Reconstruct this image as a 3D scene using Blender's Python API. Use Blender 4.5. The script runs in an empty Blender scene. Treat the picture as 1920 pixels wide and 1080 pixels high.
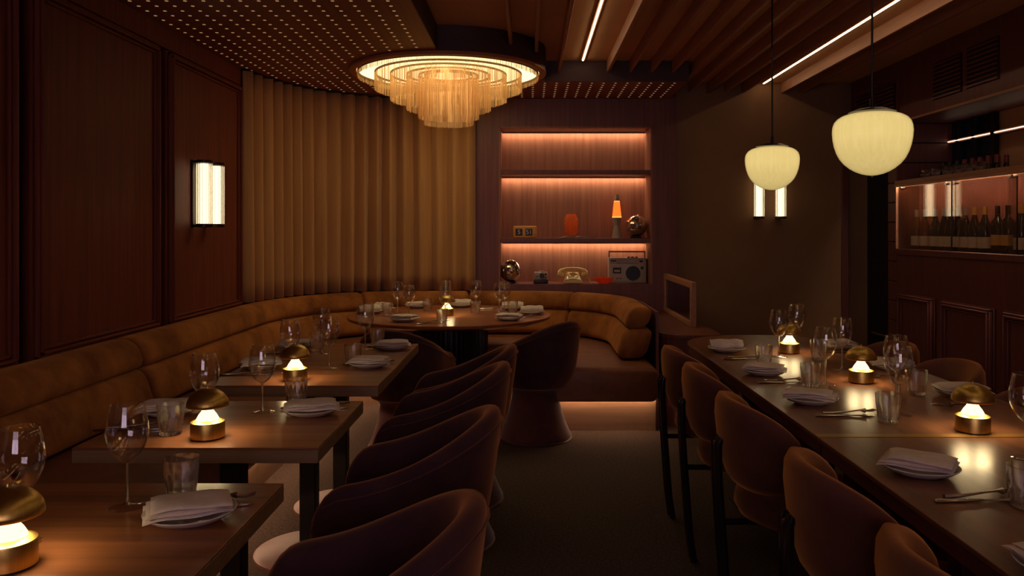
import bpy, bmesh, math, random
from mathutils import Vector, Matrix
random.seed(7)
PI = math.pi
SC = bpy.context.scene
COL = SC.collection

# ------------------------------------------------------------------ camera, world, exposure
cam_d = bpy.data.cameras.new('camera')
cam = bpy.data.objects.new('camera', cam_d); COL.objects.link(cam)
cam.location = (0, 0, 1.33); cam.rotation_euler = (PI/2, 0, 0)
cam_d.sensor_width = 36; cam_d.lens = 36*1500/1920
cam_d.shift_x = -32/1920; cam_d.shift_y = -110/1920
cam_d.clip_start = 0.05
SC.camera = cam
w = bpy.data.worlds.new('world'); SC.world = w; w.use_nodes = True
w.node_tree.nodes['Background'].inputs[0].default_value = (0.44, 0.32, 0.43, 1)
w.node_tree.nodes['Background'].inputs[1].default_value = 7.5
vs = SC.view_settings
vs.view_transform = 'Standard'; vs.look = 'None'; vs.exposure = 0.2; vs.gamma = 1; vs.use_curve_mapping = False
SC.cycles.max_bounces = 14; SC.cycles.transparent_max_bounces = 24
SC.cycles.diffuse_bounces = 4; SC.cycles.glossy_bounces = 4
SC.cycles.caustics_reflective = False; SC.cycles.caustics_refractive = False
SC.cycles.sample_clamp_indirect = 2.0
# brightness of the room's own lamps
E_PEND, E_TUBE, E_LAMP, E_NICHE, E_BENCH, E_SLAT, E_BAR, E_CHAN, E_DOT = .84, 2.3, 2.0, 30.0, 44.0, 9.0, 2.4, 1.9, .27

# ------------------------------------------------------------------ materials
def lin(r, g, b):
    f = lambda c: (c/255/12.92) if c/255 <= .04045 else ((c/255+.055)/1.055)**2.4
    return (f(r), f(g), f(b), 1)
def mat(name):
    m = bpy.data.materials.new(name); m.use_nodes = True
    nt = m.node_tree; nt.nodes.clear()
    out = nt.nodes.new('ShaderNodeOutputMaterial')
    return m, nt, out
def N(nt, t, **kw):
    n = nt.nodes.new(t)
    for k, v in kw.items():
        if k.startswith('_'): setattr(n, k[1:], v)
        else: n.inputs[k.replace('__', ' ')].default_value = v
    return n
def pbr(name, c1, c2=None, rough=.5, metal=0, scale=(8, 8, 8), detail=4, bump=0, sheen=0, spec=.5, coat=0, lo=.35, hi=.65, sheen_tint=None, bscale=None, anis=0):
    m, nt, out = mat(name); L = nt.links.new
    p = N(nt, 'ShaderNodeBsdfPrincipled', Roughness=rough, Metallic=metal)
    p.inputs['Specular IOR Level'].default_value = spec
    p.inputs['Coat Weight'].default_value = coat
    p.inputs['Coat Roughness'].default_value = .15
    p.inputs['Sheen Weight'].default_value = sheen
    p.inputs['Sheen Roughness'].default_value = .45
    if sheen_tint: p.inputs['Sheen Tint'].default_value = sheen_tint
    if anis: p.inputs['Anisotropic'].default_value = anis
    L(p.outputs[0], out.inputs[0])
    tc = N(nt, 'ShaderNodeTexCoord'); mp = N(nt, 'ShaderNodeMapping', Scale=scale)
    L(tc.outputs['Object'], mp.inputs[0])
    nz = N(nt, 'ShaderNodeTexNoise', Scale=1.0, Detail=detail, Roughness=.6)
    L(mp.outputs[0], nz.inputs['Vector'])
    cr = N(nt, 'ShaderNodeValToRGB')
    cr.color_ramp.elements[0].position = lo; cr.color_ramp.elements[1].position = hi
    cr.color_ramp.elements[0].color = c1; cr.color_ramp.elements[1].color = c2 or c1
    L(nz.outputs[0], cr.inputs[0]); L(cr.outputs[0], p.inputs['Base Color'])
    if bump:
        b = N(nt, 'ShaderNodeBump', Strength=bump, Distance=.004)
        if bscale:
            n2 = N(nt, 'ShaderNodeTexNoise', Scale=bscale, Detail=2.0); L(tc.outputs['Object'], n2.inputs['Vector'])
            L(n2.outputs[0], b.inputs['Height'])
        else: L(nz.outputs[0], b.inputs['Height'])
        L(b.outputs[0], p.inputs['Normal'])
    return m
def emit(name, c, s):
    m, nt, out = mat(name)
    e = N(nt, 'ShaderNodeEmission', Color=c, Strength=s); nt.links.new(e.outputs[0], out.inputs[0]); return m
def glassy(name, tint=(.97, .97, .97, 1), rough=.03, ior=1.45, gl=(1, 1, 1, 1), extra=0.0, pw_=4.0, k_=.85):
    m, nt, out = mat(name); L = nt.links.new
    t = N(nt, 'ShaderNodeBsdfTransparent', Color=tint); g = N(nt, 'ShaderNodeBsdfGlossy', Color=gl, Roughness=rough)
    lw = N(nt, 'ShaderNodeLayerWeight', Blend=.5); pw = N(nt, 'ShaderNodeMath', _operation='POWER'); pw.inputs[1].default_value = pw_
    ma = N(nt, 'ShaderNodeMath', _operation='MULTIPLY_ADD', _use_clamp=True); r0 = ((ior-1)/(ior+1))**2+extra
    ma.inputs[1].default_value = k_; ma.inputs[2].default_value = r0; mx = N(nt, 'ShaderNodeMixShader')
    L(lw.outputs['Facing'], pw.inputs[0]); L(pw.outputs[0], ma.inputs[0]); L(ma.outputs[0], mx.inputs[0])
    L(t.outputs[0], mx.inputs[1]); L(g.outputs[0], mx.inputs[2]); L(mx.outputs[0], out.inputs[0]); return m
def translucent(name, c, trans=.1, diff=.4, weave=0):
    m, nt, out = mat(name); L = nt.links.new
    tl = N(nt, 'ShaderNodeBsdfTranslucent', Color=c); d = N(nt, 'ShaderNodeBsdfDiffuse', Color=c)
    t = N(nt, 'ShaderNodeBsdfTransparent'); m1 = N(nt, 'ShaderNodeMixShader', Fac=diff); m2 = N(nt, 'ShaderNodeMixShader', Fac=trans)
    L(tl.outputs[0], m1.inputs[1]); L(d.outputs[0], m1.inputs[2])
    L(m1.outputs[0], m2.inputs[1]); L(t.outputs[0], m2.inputs[2]); L(m2.outputs[0], out.inputs[0])
    if weave:
        tc = N(nt, 'ShaderNodeTexCoord'); v = N(nt, 'ShaderNodeTexNoise', Scale=weave, Detail=2.0)
        r = N(nt, 'ShaderNodeMapRange'); r.inputs[1].default_value = .35; r.inputs[2].default_value = .65
        r.inputs[3].default_value = max(0, trans-.08); r.inputs[4].default_value = trans+.12
        L(tc.outputs['Object'], v.inputs['Vector']); L(v.outputs[0], r.inputs[0]); L(r.outputs[0], m2.inputs[0])
    return m
def wood(name, a, b, axis='z', rough=.38, spec=.5, coat=0, bump=.15, s=1.0):
    sc = {'z': (38*s, 38*s, 1.6*s), 'x': (1.6*s, 38*s, 38*s), 'y': (38*s, 1.6*s, 38*s)}[axis]
    return pbr(name, lin(*a), lin(*b), rough, 0, sc, 6, bump, 0, spec, coat, .3, .72)

M = dict(
    wall=wood('walnut_panelling', (112, 54, 40), (138, 72, 52), 'z', .6, .3),
    groove=pbr('shadow_gap', lin(26, 16, 18), rough=.8),
    wallback=wood('walnut_back_wall', (100, 52, 38), (130, 72, 52), 'z', .42),
    niche=wood('walnut_niche', (136, 86, 62), (172, 112, 80), 'z', .5),
    plinth=wood('plinth_wood', (140, 106, 80), (164, 126, 96), 'x', .5),
    bar=wood('dark_bar_wood', (96, 52, 50), (118, 64, 60), 'z', .42),
    ceil=wood('ceiling_panel_wood', (138, 78, 54), (164, 100, 70), 'y', .5),
    raised=pbr('raised_ceiling_paint', lin(216, 164, 116), lin(226, 174, 124), .7, scale=(2, 2, 2)),
    ringlip=pbr('ring_lip_wood', lin(176, 112, 70), lin(190, 124, 80), .45, scale=(3, 3, 3)),
    slat=wood('slat_wood', (164, 114, 84), (190, 136, 102), 'y', .5),
    fascia=pbr('fascia_brown', lin(70, 44, 44), lin(80, 50, 48), .6, scale=(3, 3, 3)),
    olive=pbr('olive_plaster', lin(140, 104, 72), lin(152, 114, 78), .8, scale=(1.5, 1.5, 1.5), bump=.05),
    beige=pbr('beige_plaster', lin(190, 140, 100), lin(196, 146, 106), .8, scale=(2, 2, 2)),
    carpet=pbr('brown_carpet', lin(66, 54, 48), lin(92, 76, 66), .95, scale=(90, 90, 90), bump=.6, spec=.1),
    tablewood=wood('walnut_tabletop', (104, 62, 40), (168, 106, 66), 'x', .32, .5, .25, .06, .7),
    longwood=wood('long_table_walnut', (100, 60, 40), (144, 92, 58), 'y', .30, .45, .15, .05, .7),
    edge=wood('table_edge', (116, 88, 60), (144, 112, 76), 'x', .45),
    lip=pbr('seam_glint_and_rail_brass', lin(170, 130, 70), rough=.35, metal=.6),  # brass of the door rail, painted highlight on the table seam
    roundwood=wood('round_table_walnut', (132, 74, 42), (174, 106, 62), 'x', .28, .5, .3, .05, .6),
    flute=pbr('black_fluted_wood', lin(40, 26, 28), rough=.4),
    black=pbr('black_metal', lin(28, 22, 24), rough=.35, metal=.4),
    blacktube=pbr('black_gloss_tube', lin(24, 18, 20), rough=.2, spec=.6),
    disc=pbr('bronze_disc', lin(104, 64, 56), rough=.45),
    ochre=pbr('ochre_velvet', lin(124, 74, 37), lin(186, 121, 64), .85, scale=(4, 4, 4), detail=5, bump=.1, sheen=.35, spec=.15, sheen_tint=lin(255, 190, 110)),
    seat=pbr('brown_leather', lin(120, 72, 50), lin(138, 84, 58), .5, scale=(9, 9, 9), bump=.1),
    plum=pbr('plum_velvet', lin(64, 42, 50), lin(76, 50, 56), .9, scale=(12, 12, 12), bump=.06, sheen=.65, spec=.1, sheen_tint=lin(250, 170, 110)),
    cone=pbr('rust_velvet', lin(80, 46, 46), lin(92, 54, 52), .9, scale=(12, 12, 12), sheen=.4, spec=.1),
    rust=pbr('cognac_velvet', lin(90, 57, 52), lin(104, 66, 58), .9, scale=(12, 12, 12), bump=.06, sheen=.9, spec=.1, sheen_tint=lin(250, 170, 90)),
    curtain=pbr('mustard_curtain', lin(188, 142, 92), lin(204, 158, 104), .9, scale=(20, 20, 1), sheen=.25, spec=.1),
    brass=pbr('brushed_brass', lin(196, 162, 86), lin(214, 180, 100), .36, 1, scale=(160, 160, 2), lo=.3, hi=.7, anis=.5),
    darkcap=pbr('dark_bronze', lin(60, 46, 40), rough=.4, metal=.8),
    white=pbr('white_china', lin(206, 196, 190), rough=.25),
    linen=pbr('white_linen', lin(214, 196, 186), lin(224, 208, 198), .9, scale=(60, 60, 60), bump=.2),
    steel=pbr('steel', lin(200, 190, 180), rough=.22, metal=1),
    hoop=pbr('dull_bronze', lin(96, 62, 36), rough=.8),
    chrome=pbr('mirror_tiles', lin(225, 215, 205), rough=.12, metal=1),
    glass=glassy('clear_glass', (.975, .97, .96, 1), .03, 1.6, extra=.015, pw_=2.6, k_=.95),
    footglass=glassy('glass_foot', (.97, .96, .95, 1), .06, 1.5, extra=.02, pw_=3, k_=.45),
    solid=None,
    tumbler=glassy('tumbler_glass', (.95, .94, .93, 1), .05, 1.5, extra=.02),
    pane=glassy('cabinet_glass', (.93, .92, .9, 1), .015, 1.6, extra=.03),
    smoked=glassy('smoked_glass', (.25, .2, .2, 1), .08, 1.45),
    mirror=pbr('dark_mirror', lin(84, 102, 120), rough=.05, metal=1),  # bluish tint stands in for bluish light reflected from the slats
    rod=glassy('glass_rods', (.98, .93, .85, 1), .1, 1.5),
    mesh=translucent('gold_chain_mesh', (.90, .66, .36, 1), 0.0, .6, 0),
    opal=None,
    tube=emit('tube_light', (1, .75, .43, 1), E_TUBE),
    bulb=emit('lamp_diffuser', (1, .78, .38, 1), E_LAMP),
    lampadded=emit('lamp_added_light', (1, .74, .38, 1), 26.0),  # added emitter, keeps the lamp's light output up
    led_n=emit('niche_led', (1, .76, .52, 1), E_NICHE),
    led_b=emit('bench_led', (1, .64, .38, 1), E_BENCH),
    led_s=emit('slat_led', (1, .72, .42, 1), E_SLAT),
    led_bar=emit('bar_led', (1, .72, .5, 1), E_BAR),
    led_cab=emit('cabinet_led', (1, .74, .50, 1), 100.0),
    chan=emit('chandelier_panel', (1, .78, .36, 1), E_CHAN),
    dot=emit('ceiling_points', (1, .52, .21, 1), E_DOT),
    yellowplastic=pbr('yellow_plastic', lin(226, 160, 76), rough=.4),
    cream=pbr('cream_plastic', lin(226, 196, 120), rough=.3),
    greyplastic=pbr('grey_plastic', lin(178, 160, 146), rough=.45),
    silver=pbr('silver_plastic', lin(176, 160, 140), rough=.4, metal=.2),
    ink=pbr('black_plastic', lin(22, 18, 18), rough=.4),
    digit=pbr('digit_white', lin(220, 210, 190), rough=.6),
    paper=pbr('paper', lin(150, 120, 104), rough=.8),
    amber=translucent('amber_glass', (.95, .34, .12, 1), .3, .2),
    orangeglass=translucent('orange_glass', (1, .16, .05, 1), .15, .35),
    lava=emit('lava', (1, .11, .012, 1), 2.0),
    lavarim=emit('lava_bright', (1, .3, .06, 1), 1.6),
    bottle=pbr('dark_bottle_glass', lin(34, 24, 18), rough=.08, spec=.6),
    amberbottle=pbr('amber_bottle_glass', lin(104, 58, 30), rough=.1, spec=.6),
    label=pbr('cream_label', lin(232, 206, 176), rough=.8),
    ylabel=pbr('yellow_label', lin(224, 172, 90), rough=.8),
    capred=pbr('red_capsule', lin(120, 44, 36), rough=.35),
    capgold=pbr('gold_capsule', lin(176, 122, 54), rough=.35),
    capgrey=pbr('grey_capsule', lin(150, 128, 116), rough=.4),
    capblack=pbr('black_capsule', lin(30, 24, 24), rough=.3),
    door=pbr('black_door', lin(12, 13, 20), rough=.5),
    frame=wood('window_frame_wood', (70, 40, 30), (84, 50, 36), 'z'),
)
def opal():
    m, nt, out = mat('opal_pendant'); L = nt.links.new
    e = N(nt, 'ShaderNodeEmission', Strength=E_PEND); tc = N(nt, 'ShaderNodeTexCoord')
    mp = N(nt, 'ShaderNodeMapping', Scale=(70, 70, 1.5)); nz = N(nt, 'ShaderNodeTexNoise', Scale=1.0, Detail=3.0)
    cr = N(nt, 'ShaderNodeValToRGB'); cr.color_ramp.elements[0].color = (.80, .56, .18, 1); cr.color_ramp.elements[1].color = (.92, .70, .27, 1)
    L(tc.outputs['Object'], mp.inputs[0]); L(mp.outputs[0], nz.inputs['Vector']); L(nz.outputs[0], cr.inputs[0])
    L(cr.outputs[0], e.inputs[0])
    sx = N(nt, 'ShaderNodeSeparateXYZ'); L(tc.outputs['Generated'], sx.inputs[0])
    mr = N(nt, 'ShaderNodeMapRange'); mr.inputs[1].default_value = 0; mr.inputs[2].default_value = .6; mr.inputs[3].default_value = E_PEND*.72; mr.inputs[4].default_value = E_PEND
    L(sx.outputs[2], mr.inputs[0]); L(mr.outputs[0], e.inputs[1])
    g = N(nt, 'ShaderNodeBsdfGlossy', Roughness=.3); f = N(nt, 'ShaderNodeFresnel', IOR=1.3); mx = N(nt, 'ShaderNodeMixShader')
    L(f.outputs[0], mx.inputs[0]); L(e.outputs[0], mx.inputs[1]); L(g.outputs[0], mx.inputs[2]); L(mx.outputs[0], out.inputs[0])
    return m
M['opal'] = opal()
def real_glass(name, thin, rough=.02):
    m, nt, out = mat(name); L = nt.links.new
    g = N(nt, 'ShaderNodeBsdfGlass', Roughness=rough, IOR=1.5); t = N(nt, 'ShaderNodeBsdfTransparent'); mx = N(nt, 'ShaderNodeMixShader', Fac=thin)
    L(g.outputs[0], mx.inputs[1]); L(t.outputs[0], mx.inputs[2]); L(mx.outputs[0], out.inputs[0]); return m
M['solid'] = real_glass('solid_glass', .35); M['tumbler'] = real_glass('tumbler_glass', .3); M['rod'] = real_glass('glass_rods', .3)

# ------------------------------------------------------------------ mesh helpers
def box(bm, x0, x1, y0, y1, z0, z1, bev=0, seg=1):
    r = bmesh.ops.create_cube(bm, size=1.0)
    vs_ = r['verts']
    for v in vs_:
        v.co = Vector(((x0+x1)/2 + v.co.x*(x1-x0), (y0+y1)/2 + v.co.y*(y1-y0), (z0+z1)/2 + v.co.z*(z1-z0)))
    if bev:
        es = list({e for v in vs_ for e in v.link_edges})
        bmesh.ops.bevel(bm, geom=es, offset=bev, segments=seg, profile=.5, affect='EDGES')
def grid(bm, rows, closed_u=False, closed_v=False, flip=False):
    """rows: list of lists of points; quads between them."""
    vv = [[bm.verts.new(p) for p in r] for r in rows]
    nu, nv = len(vv), len(vv[0])
    for i in range(nu if closed_u else nu-1):
        for j in range(nv if closed_v else nv-1):
            a, b, c, d = vv[i][j], vv[(i+1) % nu][j], vv[(i+1) % nu][(j+1) % nv], vv[i][(j+1) % nv]
            f = [a, b, c, d]
            bm.faces.new(f[::-1] if flip else f)
    return vv
def lathe(bm, prof, n=24, c=(0, 0, 0), fr=None):
    """prof: (r, z) list; fr(angle, i) scales the radius."""
    rows = []
    for i, (r, z) in enumerate(prof):
        rows.append([(c[0]+max(r, 1e-4)*(fr(2*PI*k/n, i) if fr else 1)*math.cos(2*PI*k/n), c[1]+max(r, 1e-4)*(fr(2*PI*k/n, i) if fr else 1)*math.sin(2*PI*k/n), c[2]+z) for k in range(n)])
    vv = grid(bm, rows, False, True, True)
    for row, (r, z) in ((vv[0], prof[0]), (vv[-1], prof[-1])):
        if r > 2e-4:
            continue
        bmesh.ops.pointmerge(bm, verts=row, merge_co=(c[0], c[1], c[2]+z))
def tube(bm, pts, r, n=8, cap=True):
    pts = [Vector(p) for p in pts]; rows = []
    rr = r if isinstance(r, (list, tuple)) else [r]*len(pts)
    up = None
    for i, p in enumerate(pts):
        d = (pts[min(i+1, len(pts)-1)] - pts[max(i-1, 0)]).normalized()
        if up is None:
            up = Vector((0, 0, 1)) if abs(d.z) < .9 else Vector((1, 0, 0))
        s = d.cross(up).normalized(); up = s.cross(d).normalized()
        rows.append([p + (s*math.cos(2*PI*k/n) + up*math.sin(2*PI*k/n))*rr[i] for k in range(n)])
    vv = grid(bm, rows, False, True)
    if cap:
        bm.faces.new(vv[0]); bm.faces.new(vv[-1][::-1])
def prism(bm, poly, z0, z1, bev=0):
    a = [bm.verts.new((x, y, z0)) for x, y in poly]; b = [bm.verts.new((x, y, z1)) for x, y in poly]
    n = len(poly); fs = [bm.faces.new(a[::-1]), bm.faces.new(b)]
    for i in range(n): bm.faces.new((a[i], a[(i+1) % n], b[(i+1) % n], b[i]))
    if bev:
        es = [e for f in fs for e in f.edges]
        bmesh.ops.bevel(bm, geom=es, offset=bev, segments=2, profile=.5, affect='EDGES')
def obj(name, bm, m, parent=None, smooth=True, angle=40, loc=None, rot=None):
    bmesh.ops.recalc_face_normals(bm, faces=bm.faces)
    me = bpy.data.meshes.new(name); bm.to_mesh(me); bm.free()
    if smooth:
        me.polygons.foreach_set('use_smooth', [True]*len(me.polygons)); me.set_sharp_from_angle(angle=math.radians(angle))
    me.materials.append(m)
    o = bpy.data.objects.new(name, me); COL.objects.link(o)
    if parent: o.parent = parent
    if loc: o.location = loc
    if rot: o.rotation_euler = rot
    return o
def B(*boxes, bev=0):
    bm = bmesh.new()
    for b in boxes: box(bm, *b, bev=bev)
    return bm
def tag(o, label, cat, group=None):
    o['label'] = label; o['category'] = cat
    if group: o['group'] = group
    return o
def thing(name, label, cat, loc=(0, 0, 0), rz=0, group=None):
    o = bpy.data.objects.new(name, None); COL.objects.link(o); o.empty_display_size = .05
    o.location = loc; o.rotation_euler = (0, 0, rz)
    return tag(o, label, cat, group)
def struct(name, bm, m, parent=None, smooth=True):
    o = obj(name, bm, m, parent, smooth)
    if not parent: o['kind'] = 'structure'
    return o
def dup(root, loc, rz=0, label=None, group=None):
    r = root.copy(); COL.objects.link(r); r.location = loc; r.rotation_euler = (0, 0, rz)
    if label: r['label'] = label
    if group: r['group'] = group
    for ch in root.children:
        c = ch.copy(); COL.objects.link(c); c.parent = r
        for g in ch.children:
            d = g.copy(); COL.objects.link(d); d.parent = c
    return r
class Kind:
    """Builds a thing the first time, copies it after."""
    def __init__(self, make): self.make, self.first = make, None
    def put(self, loc, rz, label, group=None):
        if self.first is None:
            self.first = self.make(label)
            self.first.location = loc; self.first.rotation_euler = (0, 0, rz)
            if group: self.first['group'] = group
            return self.first
        return dup(self.first, loc, rz, label, group)

XL, XR, YB, YO, YF = -2.09, 2.86, 6.98, 7.10, -2.5
ZP, ZR = 2.47, 2.63
# ------------------------------------------------------------------ floor and walls
struct('floor', B((-2.4, 3.6, YF-.2, 8.0, -.1, 0)), M['carpet'])
wl = struct('wall_left', B((XL-.2, XL, YF-.2, 7.6, 0, ZR+.1)), M['groove'])
def moulding(y0, y1, z0, z1, x, s=1, wd=.05):
    """rectangular picture moulding on a wall plane x, projecting towards s."""
    bm = bmesh.new()
    for k, (o, d) in enumerate(((0, .020), (.016, .030), (.034, .014))):
        a = o; w_ = .014
        xs = sorted((x, x+s*d))
        box(bm, *xs, y0+a, y1-a, z1-a-w_, z1-a, .003); box(bm, *xs, y0+a, y1-a, z0+a, z0+a+w_, .003)
        box(bm, *xs, y0+a, y0+a+w_, z0+a, z1-a, .003); box(bm, *xs, y1-a-w_, y1-a, z0+a, z1-a, .003)
    return bm
struct('frieze', B((XL, XL+.045, YF, 5.69, 2.35, ZP)), M['wall'], wl)
struct('dado', B((XL, XL+.03, YF, 5.69, 0, .72)), M['wall'], wl)
for y0, y1 in ((-2.3, -.9), (-.8, .62), (.72, 2.02), (2.12, 3.20), (3.285, 4.42), (4.51, 5.67)):
    struct('panel', B((XL, XL+.045, y0, y1, .72, 2.347), bev=.006), M['wall'], wl)
    struct('moulding', moulding(y0+.02, y1-.02, .79, 2.335, XL+.045), M['wall'], wl)
struct('end_strip', B((XL, XL+.02, 5.69, 5.72, 0, ZP)), M['groove'], wl)  # dark strip painted in for the shaded recess beside the curtain

# back wall with a lit niche
NX0, NX1, NZ0, NZ1, ND = -.265, 1.075, .851, 2.228, .36
wb = struct('wall_back', B((-2.3, NX0, YB, YB+.45, 0, ZR), (NX1, 1.285, YB, YB+.45, 0, ZR), (NX0, NX1, YB, YB+.45, 0, NZ0), (NX0, NX1, YB, YB+.45, NZ1, ZR)), M['wallback'], smooth=False)
struct('niche_back', B((NX0, NX1, YB+ND, YB+ND+.05, NZ0, NZ1)), M['niche'], wb)
struct('niche_lining', B((NX0, NX0+.015, YB-.004, YB+ND, NZ0, NZ1), (NX1-.015, NX1, YB-.004, YB+ND, NZ0, NZ1), (NX0, NX1, YB-.004, YB+ND, NZ1-.012, NZ1)), M['niche'], wb)
SH1, SH2 = 1.828, 1.232
for z in (SH1, SH2):
    struct('shelf', B((NX0+.015, NX1-.015, YB-.006, YB+ND, z-.02, z+.02), bev=.003), M['wallback'], wb)
for zt in (NZ1-.012, SH1-.02, SH2-.02):
    struct('led_lip', B((NX0+.016, NX1-.016, YB+ND-.062, YB+ND-.055, zt-.013, zt-.0002)), M['niche'], wb)
    struct('led_strip', B((NX0+.02, NX1-.02, YB+ND-.05, YB+ND-.035, zt-.004, zt-.0005)), M['led_n'], wb)

# olive wall
struct('wall_far', B((1.285, 2.77, YO, YO+.2, 0, ZR), (2.77, 3.5, YO+.05, YO+.25, 0, ZR)), M['olive'])
struct('trim_1', B((2.77, 2.83, YO-.02, YO+.05, 0, 2.157), bev=.004), M['bar'])
struct('wall_front', B((-2.3, -1.2, YF-.2, YF, 0, ZR), (1.0, 3.5, YF-.2, YF, 0, ZR), (-1.2, 1.0, YF-.2, YF, 0, .9), (-1.2, 1.0, YF-.2, YF, 2.2, ZR)), M['olive'])
wn = struct('window_1', B((-1.2, -1.15, YF-.12, YF-.04, .9, 2.2), (.95, 1.0, YF-.12, YF-.04, .9, 2.2), (-1.15, .95, YF-.12, YF-.04, .9, .95), (-1.15, .95, YF-.12, YF-.04, 2.15, 2.2), (-.12, -.08, YF-.12, YF-.04, .95, 2.15)), M['frame'])
for a, b in ((-1.15, -.12), (-.08, .95)):
    struct('pane', B((a, b, YF-.085, YF-.078, .95, 2.15)), M['pane'], wn)

# right-hand bar wall: soffit, pilaster, bar front, back wall
wr = struct('wall_right', B((3.3, 3.5, YF, 5.625, 0, ZR), (3.3, 3.5, 5.625, 7.2, 2.157, ZR), (3.34, 3.5, 5.625, 7.2, 0, 2.157)), M['beige'], smooth=False)
so = struct('soffit', B((XR, 3.3, YF, YO, 2.157, ZR)), M['bar'], wr)
struct('soffit_edge_trim', B((XR-.006, XR+.01, YF, 6.15, 2.15, 2.165)), M['slat'], wr)
for (y0, y1, z0, z1, n) in ((5.28, 5.66, 2.24, 2.50, 9), (4.86, 5.22, 2.245, 2.51, 9), (6.66, 6.98, 2.25, 2.47, 7), (6.24, 6.60, 2.25, 2.47, 7)):
    v = struct('vent', B((XR-.004, XR+.002, y0, y1, z0, z1)), M['groove'], wr)
    h = (z1-z0)/n
    for k in range(n):
        bm = bmesh.new(); box(bm, XR-.014, XR-.002, y0+.01, y1-.01, z0+h*k+.004, z0+h*k+h*.62, .002)
        obj('louvre', bm, M['bar'], v)
struct('vent_frame', B((XR-.012, XR, 6.18, 7.04, 2.49, 2.505), (XR-.012, XR, 6.18, 7.04, 2.205, 2.22), (XR-.012, XR, 6.18, 6.195, 2.22, 2.49), (XR-.012, XR, 7.025, 7.04, 2.22, 2.49)), M['bar'], wr)
pil = struct('pilaster', B((XR+.006, 3.3, 6.225, 6.375, 0, 2.157)), M['groove'], wr)
for k in range(14):
    z = k*.154
    bm = B((XR, 3.3, 6.223, 6.377, z+.003, min(z+.151, 2.155)), bev=.004); obj('block', bm, M['bar'], pil)
struct('bar_front', B((XR, 3.3, YF, 6.222, 0, 1.135)), M['bar'], wr)
for y0, y1 in ((5.62, 6.16), (4.90, 5.52), (4.18, 4.80), (3.46, 4.08), (2.74, 3.36), (2.02, 2.64)):
    struct('wainscot_panel', B((XR-.014, XR, y0, y1, .12, .845), bev=.004), M['bar'], wr)
    struct('wainscot_moulding', moulding(y0+.015, y1-.015, .135, .835, XR-.014, -1), M['bar'], wr)
mi = struct('mirror', B((3.29, 3.30, 5.625, 6.225, 1.14, 2.157)), M['mirror'], wr)
struct('mirror_frame', B((3.25, 3.289, 5.60, 5.64, 1.54, 2.155), (3.255, 3.289, 5.86, 5.89, 1.54, 2.155), (3.255, 3.289, 6.08, 6.11, 1.54, 2.155), (3.27, 3.289, 5.64, 6.22, 2.02, 2.03)), M['black'], wr)
d = struct('door_1', B((3.02, 3.06, 6.385, 7.14, 0, 2.155)), M['door'])
struct('door_rail', B((2.99, 3.02, 6.45, 7.0, .425, .435)), M['lip'], d)

# ------------------------------------------------------------------ ceiling
DC, DR = Vector((-.58, 5.78)), .70
PX1, PY1 = -.59, 6.17
ce = struct('ceiling', B((-2.3, 3.6, YF-.2, 7.4, ZR, ZR+.1)), M['raised'])
struct('perforated_panel', B((XL-.1, PX1, YF, PY1, ZP, ZR), (XL-.1, 1.225, PY1, YB+.4, ZP, ZR)), M['ceil'], ce, smooth=False)
struct('fascia', B((PX1, PX1+.006, YF, 5.1, ZP+.0005, ZR), (.12, 1.225, PY1-.006, PY1, ZP+.0005, ZR), (1.225, 1.231, PY1-.006, YO, ZP, ZR)), M['fascia'], ce, smooth=False)
bm = bmesh.new()
def dots(xs, ys):
    for x in xs:
        for y in ys:
            if (Vector((x, y))-DC).length < DR+.035: continue
            vs_ = [bm.verts.new((x+.0095*math.cos(a*PI/4), y+.0095*math.sin(a*PI/4), ZP-.0012)) for a in range(8)]
            w2 = [bm.verts.new((v.co.x, v.co.y, ZP+.001)) for v in vs_]
            bm.faces.new(vs_[::-1])
            for a in range(8): bm.faces.new((vs_[a], vs_[(a+1) % 8], w2[(a+1) % 8], w2[a]))
G = .092
dots([-.705-G*i for i in range(15)], [1.6+G*j for j in range(49)])
dots([-.705-G*i for i in range(13)], [6.16+G*j for j in range(6)])
dots([-.705+G*i for i in range(1, 21)], [6.24+G*j for j in range(8)])
pl_ = obj('perforation_lights', bm, M['dot'], ce, smooth=False); pl_['kind'] = 'stuff'
for x, y1 in ((-.12, 5.24), (.05, 5.46), (.23, PY1-.006), (.61, PY1-.006), (.78, PY1-.006), (.945, PY1-.006), (1.11, PY1-.006), (1.27, YO), (1.42, YO), (1.585, YO), (1.74, YO), (1.895, YO), (2.25, YO), (2.41, YO)):
    bm = bmesh.new(); box(bm, x-.011, x+.011, YF, y1, 2.54, ZR, .002); obj('slat', bm, M['slat'], ce)
for x, y1, lb in ((.41, 6.10, 'thin glowing light line in the ceiling between chandelier and wooden slats'), (2.07, 7.07, 'long glowing light line among the slats above the two pendants')):
    t = thing('linear_light', lb, 'light', (x, 0, ZR))
    obj('channel', B((-.014, .014, YF, y1, -.012, 0)), M['slat'], t)
    obj('diffuser', B((-.005, .005, YF, y1-.01, -.018, -.012)), M['led_s'], t)

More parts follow.
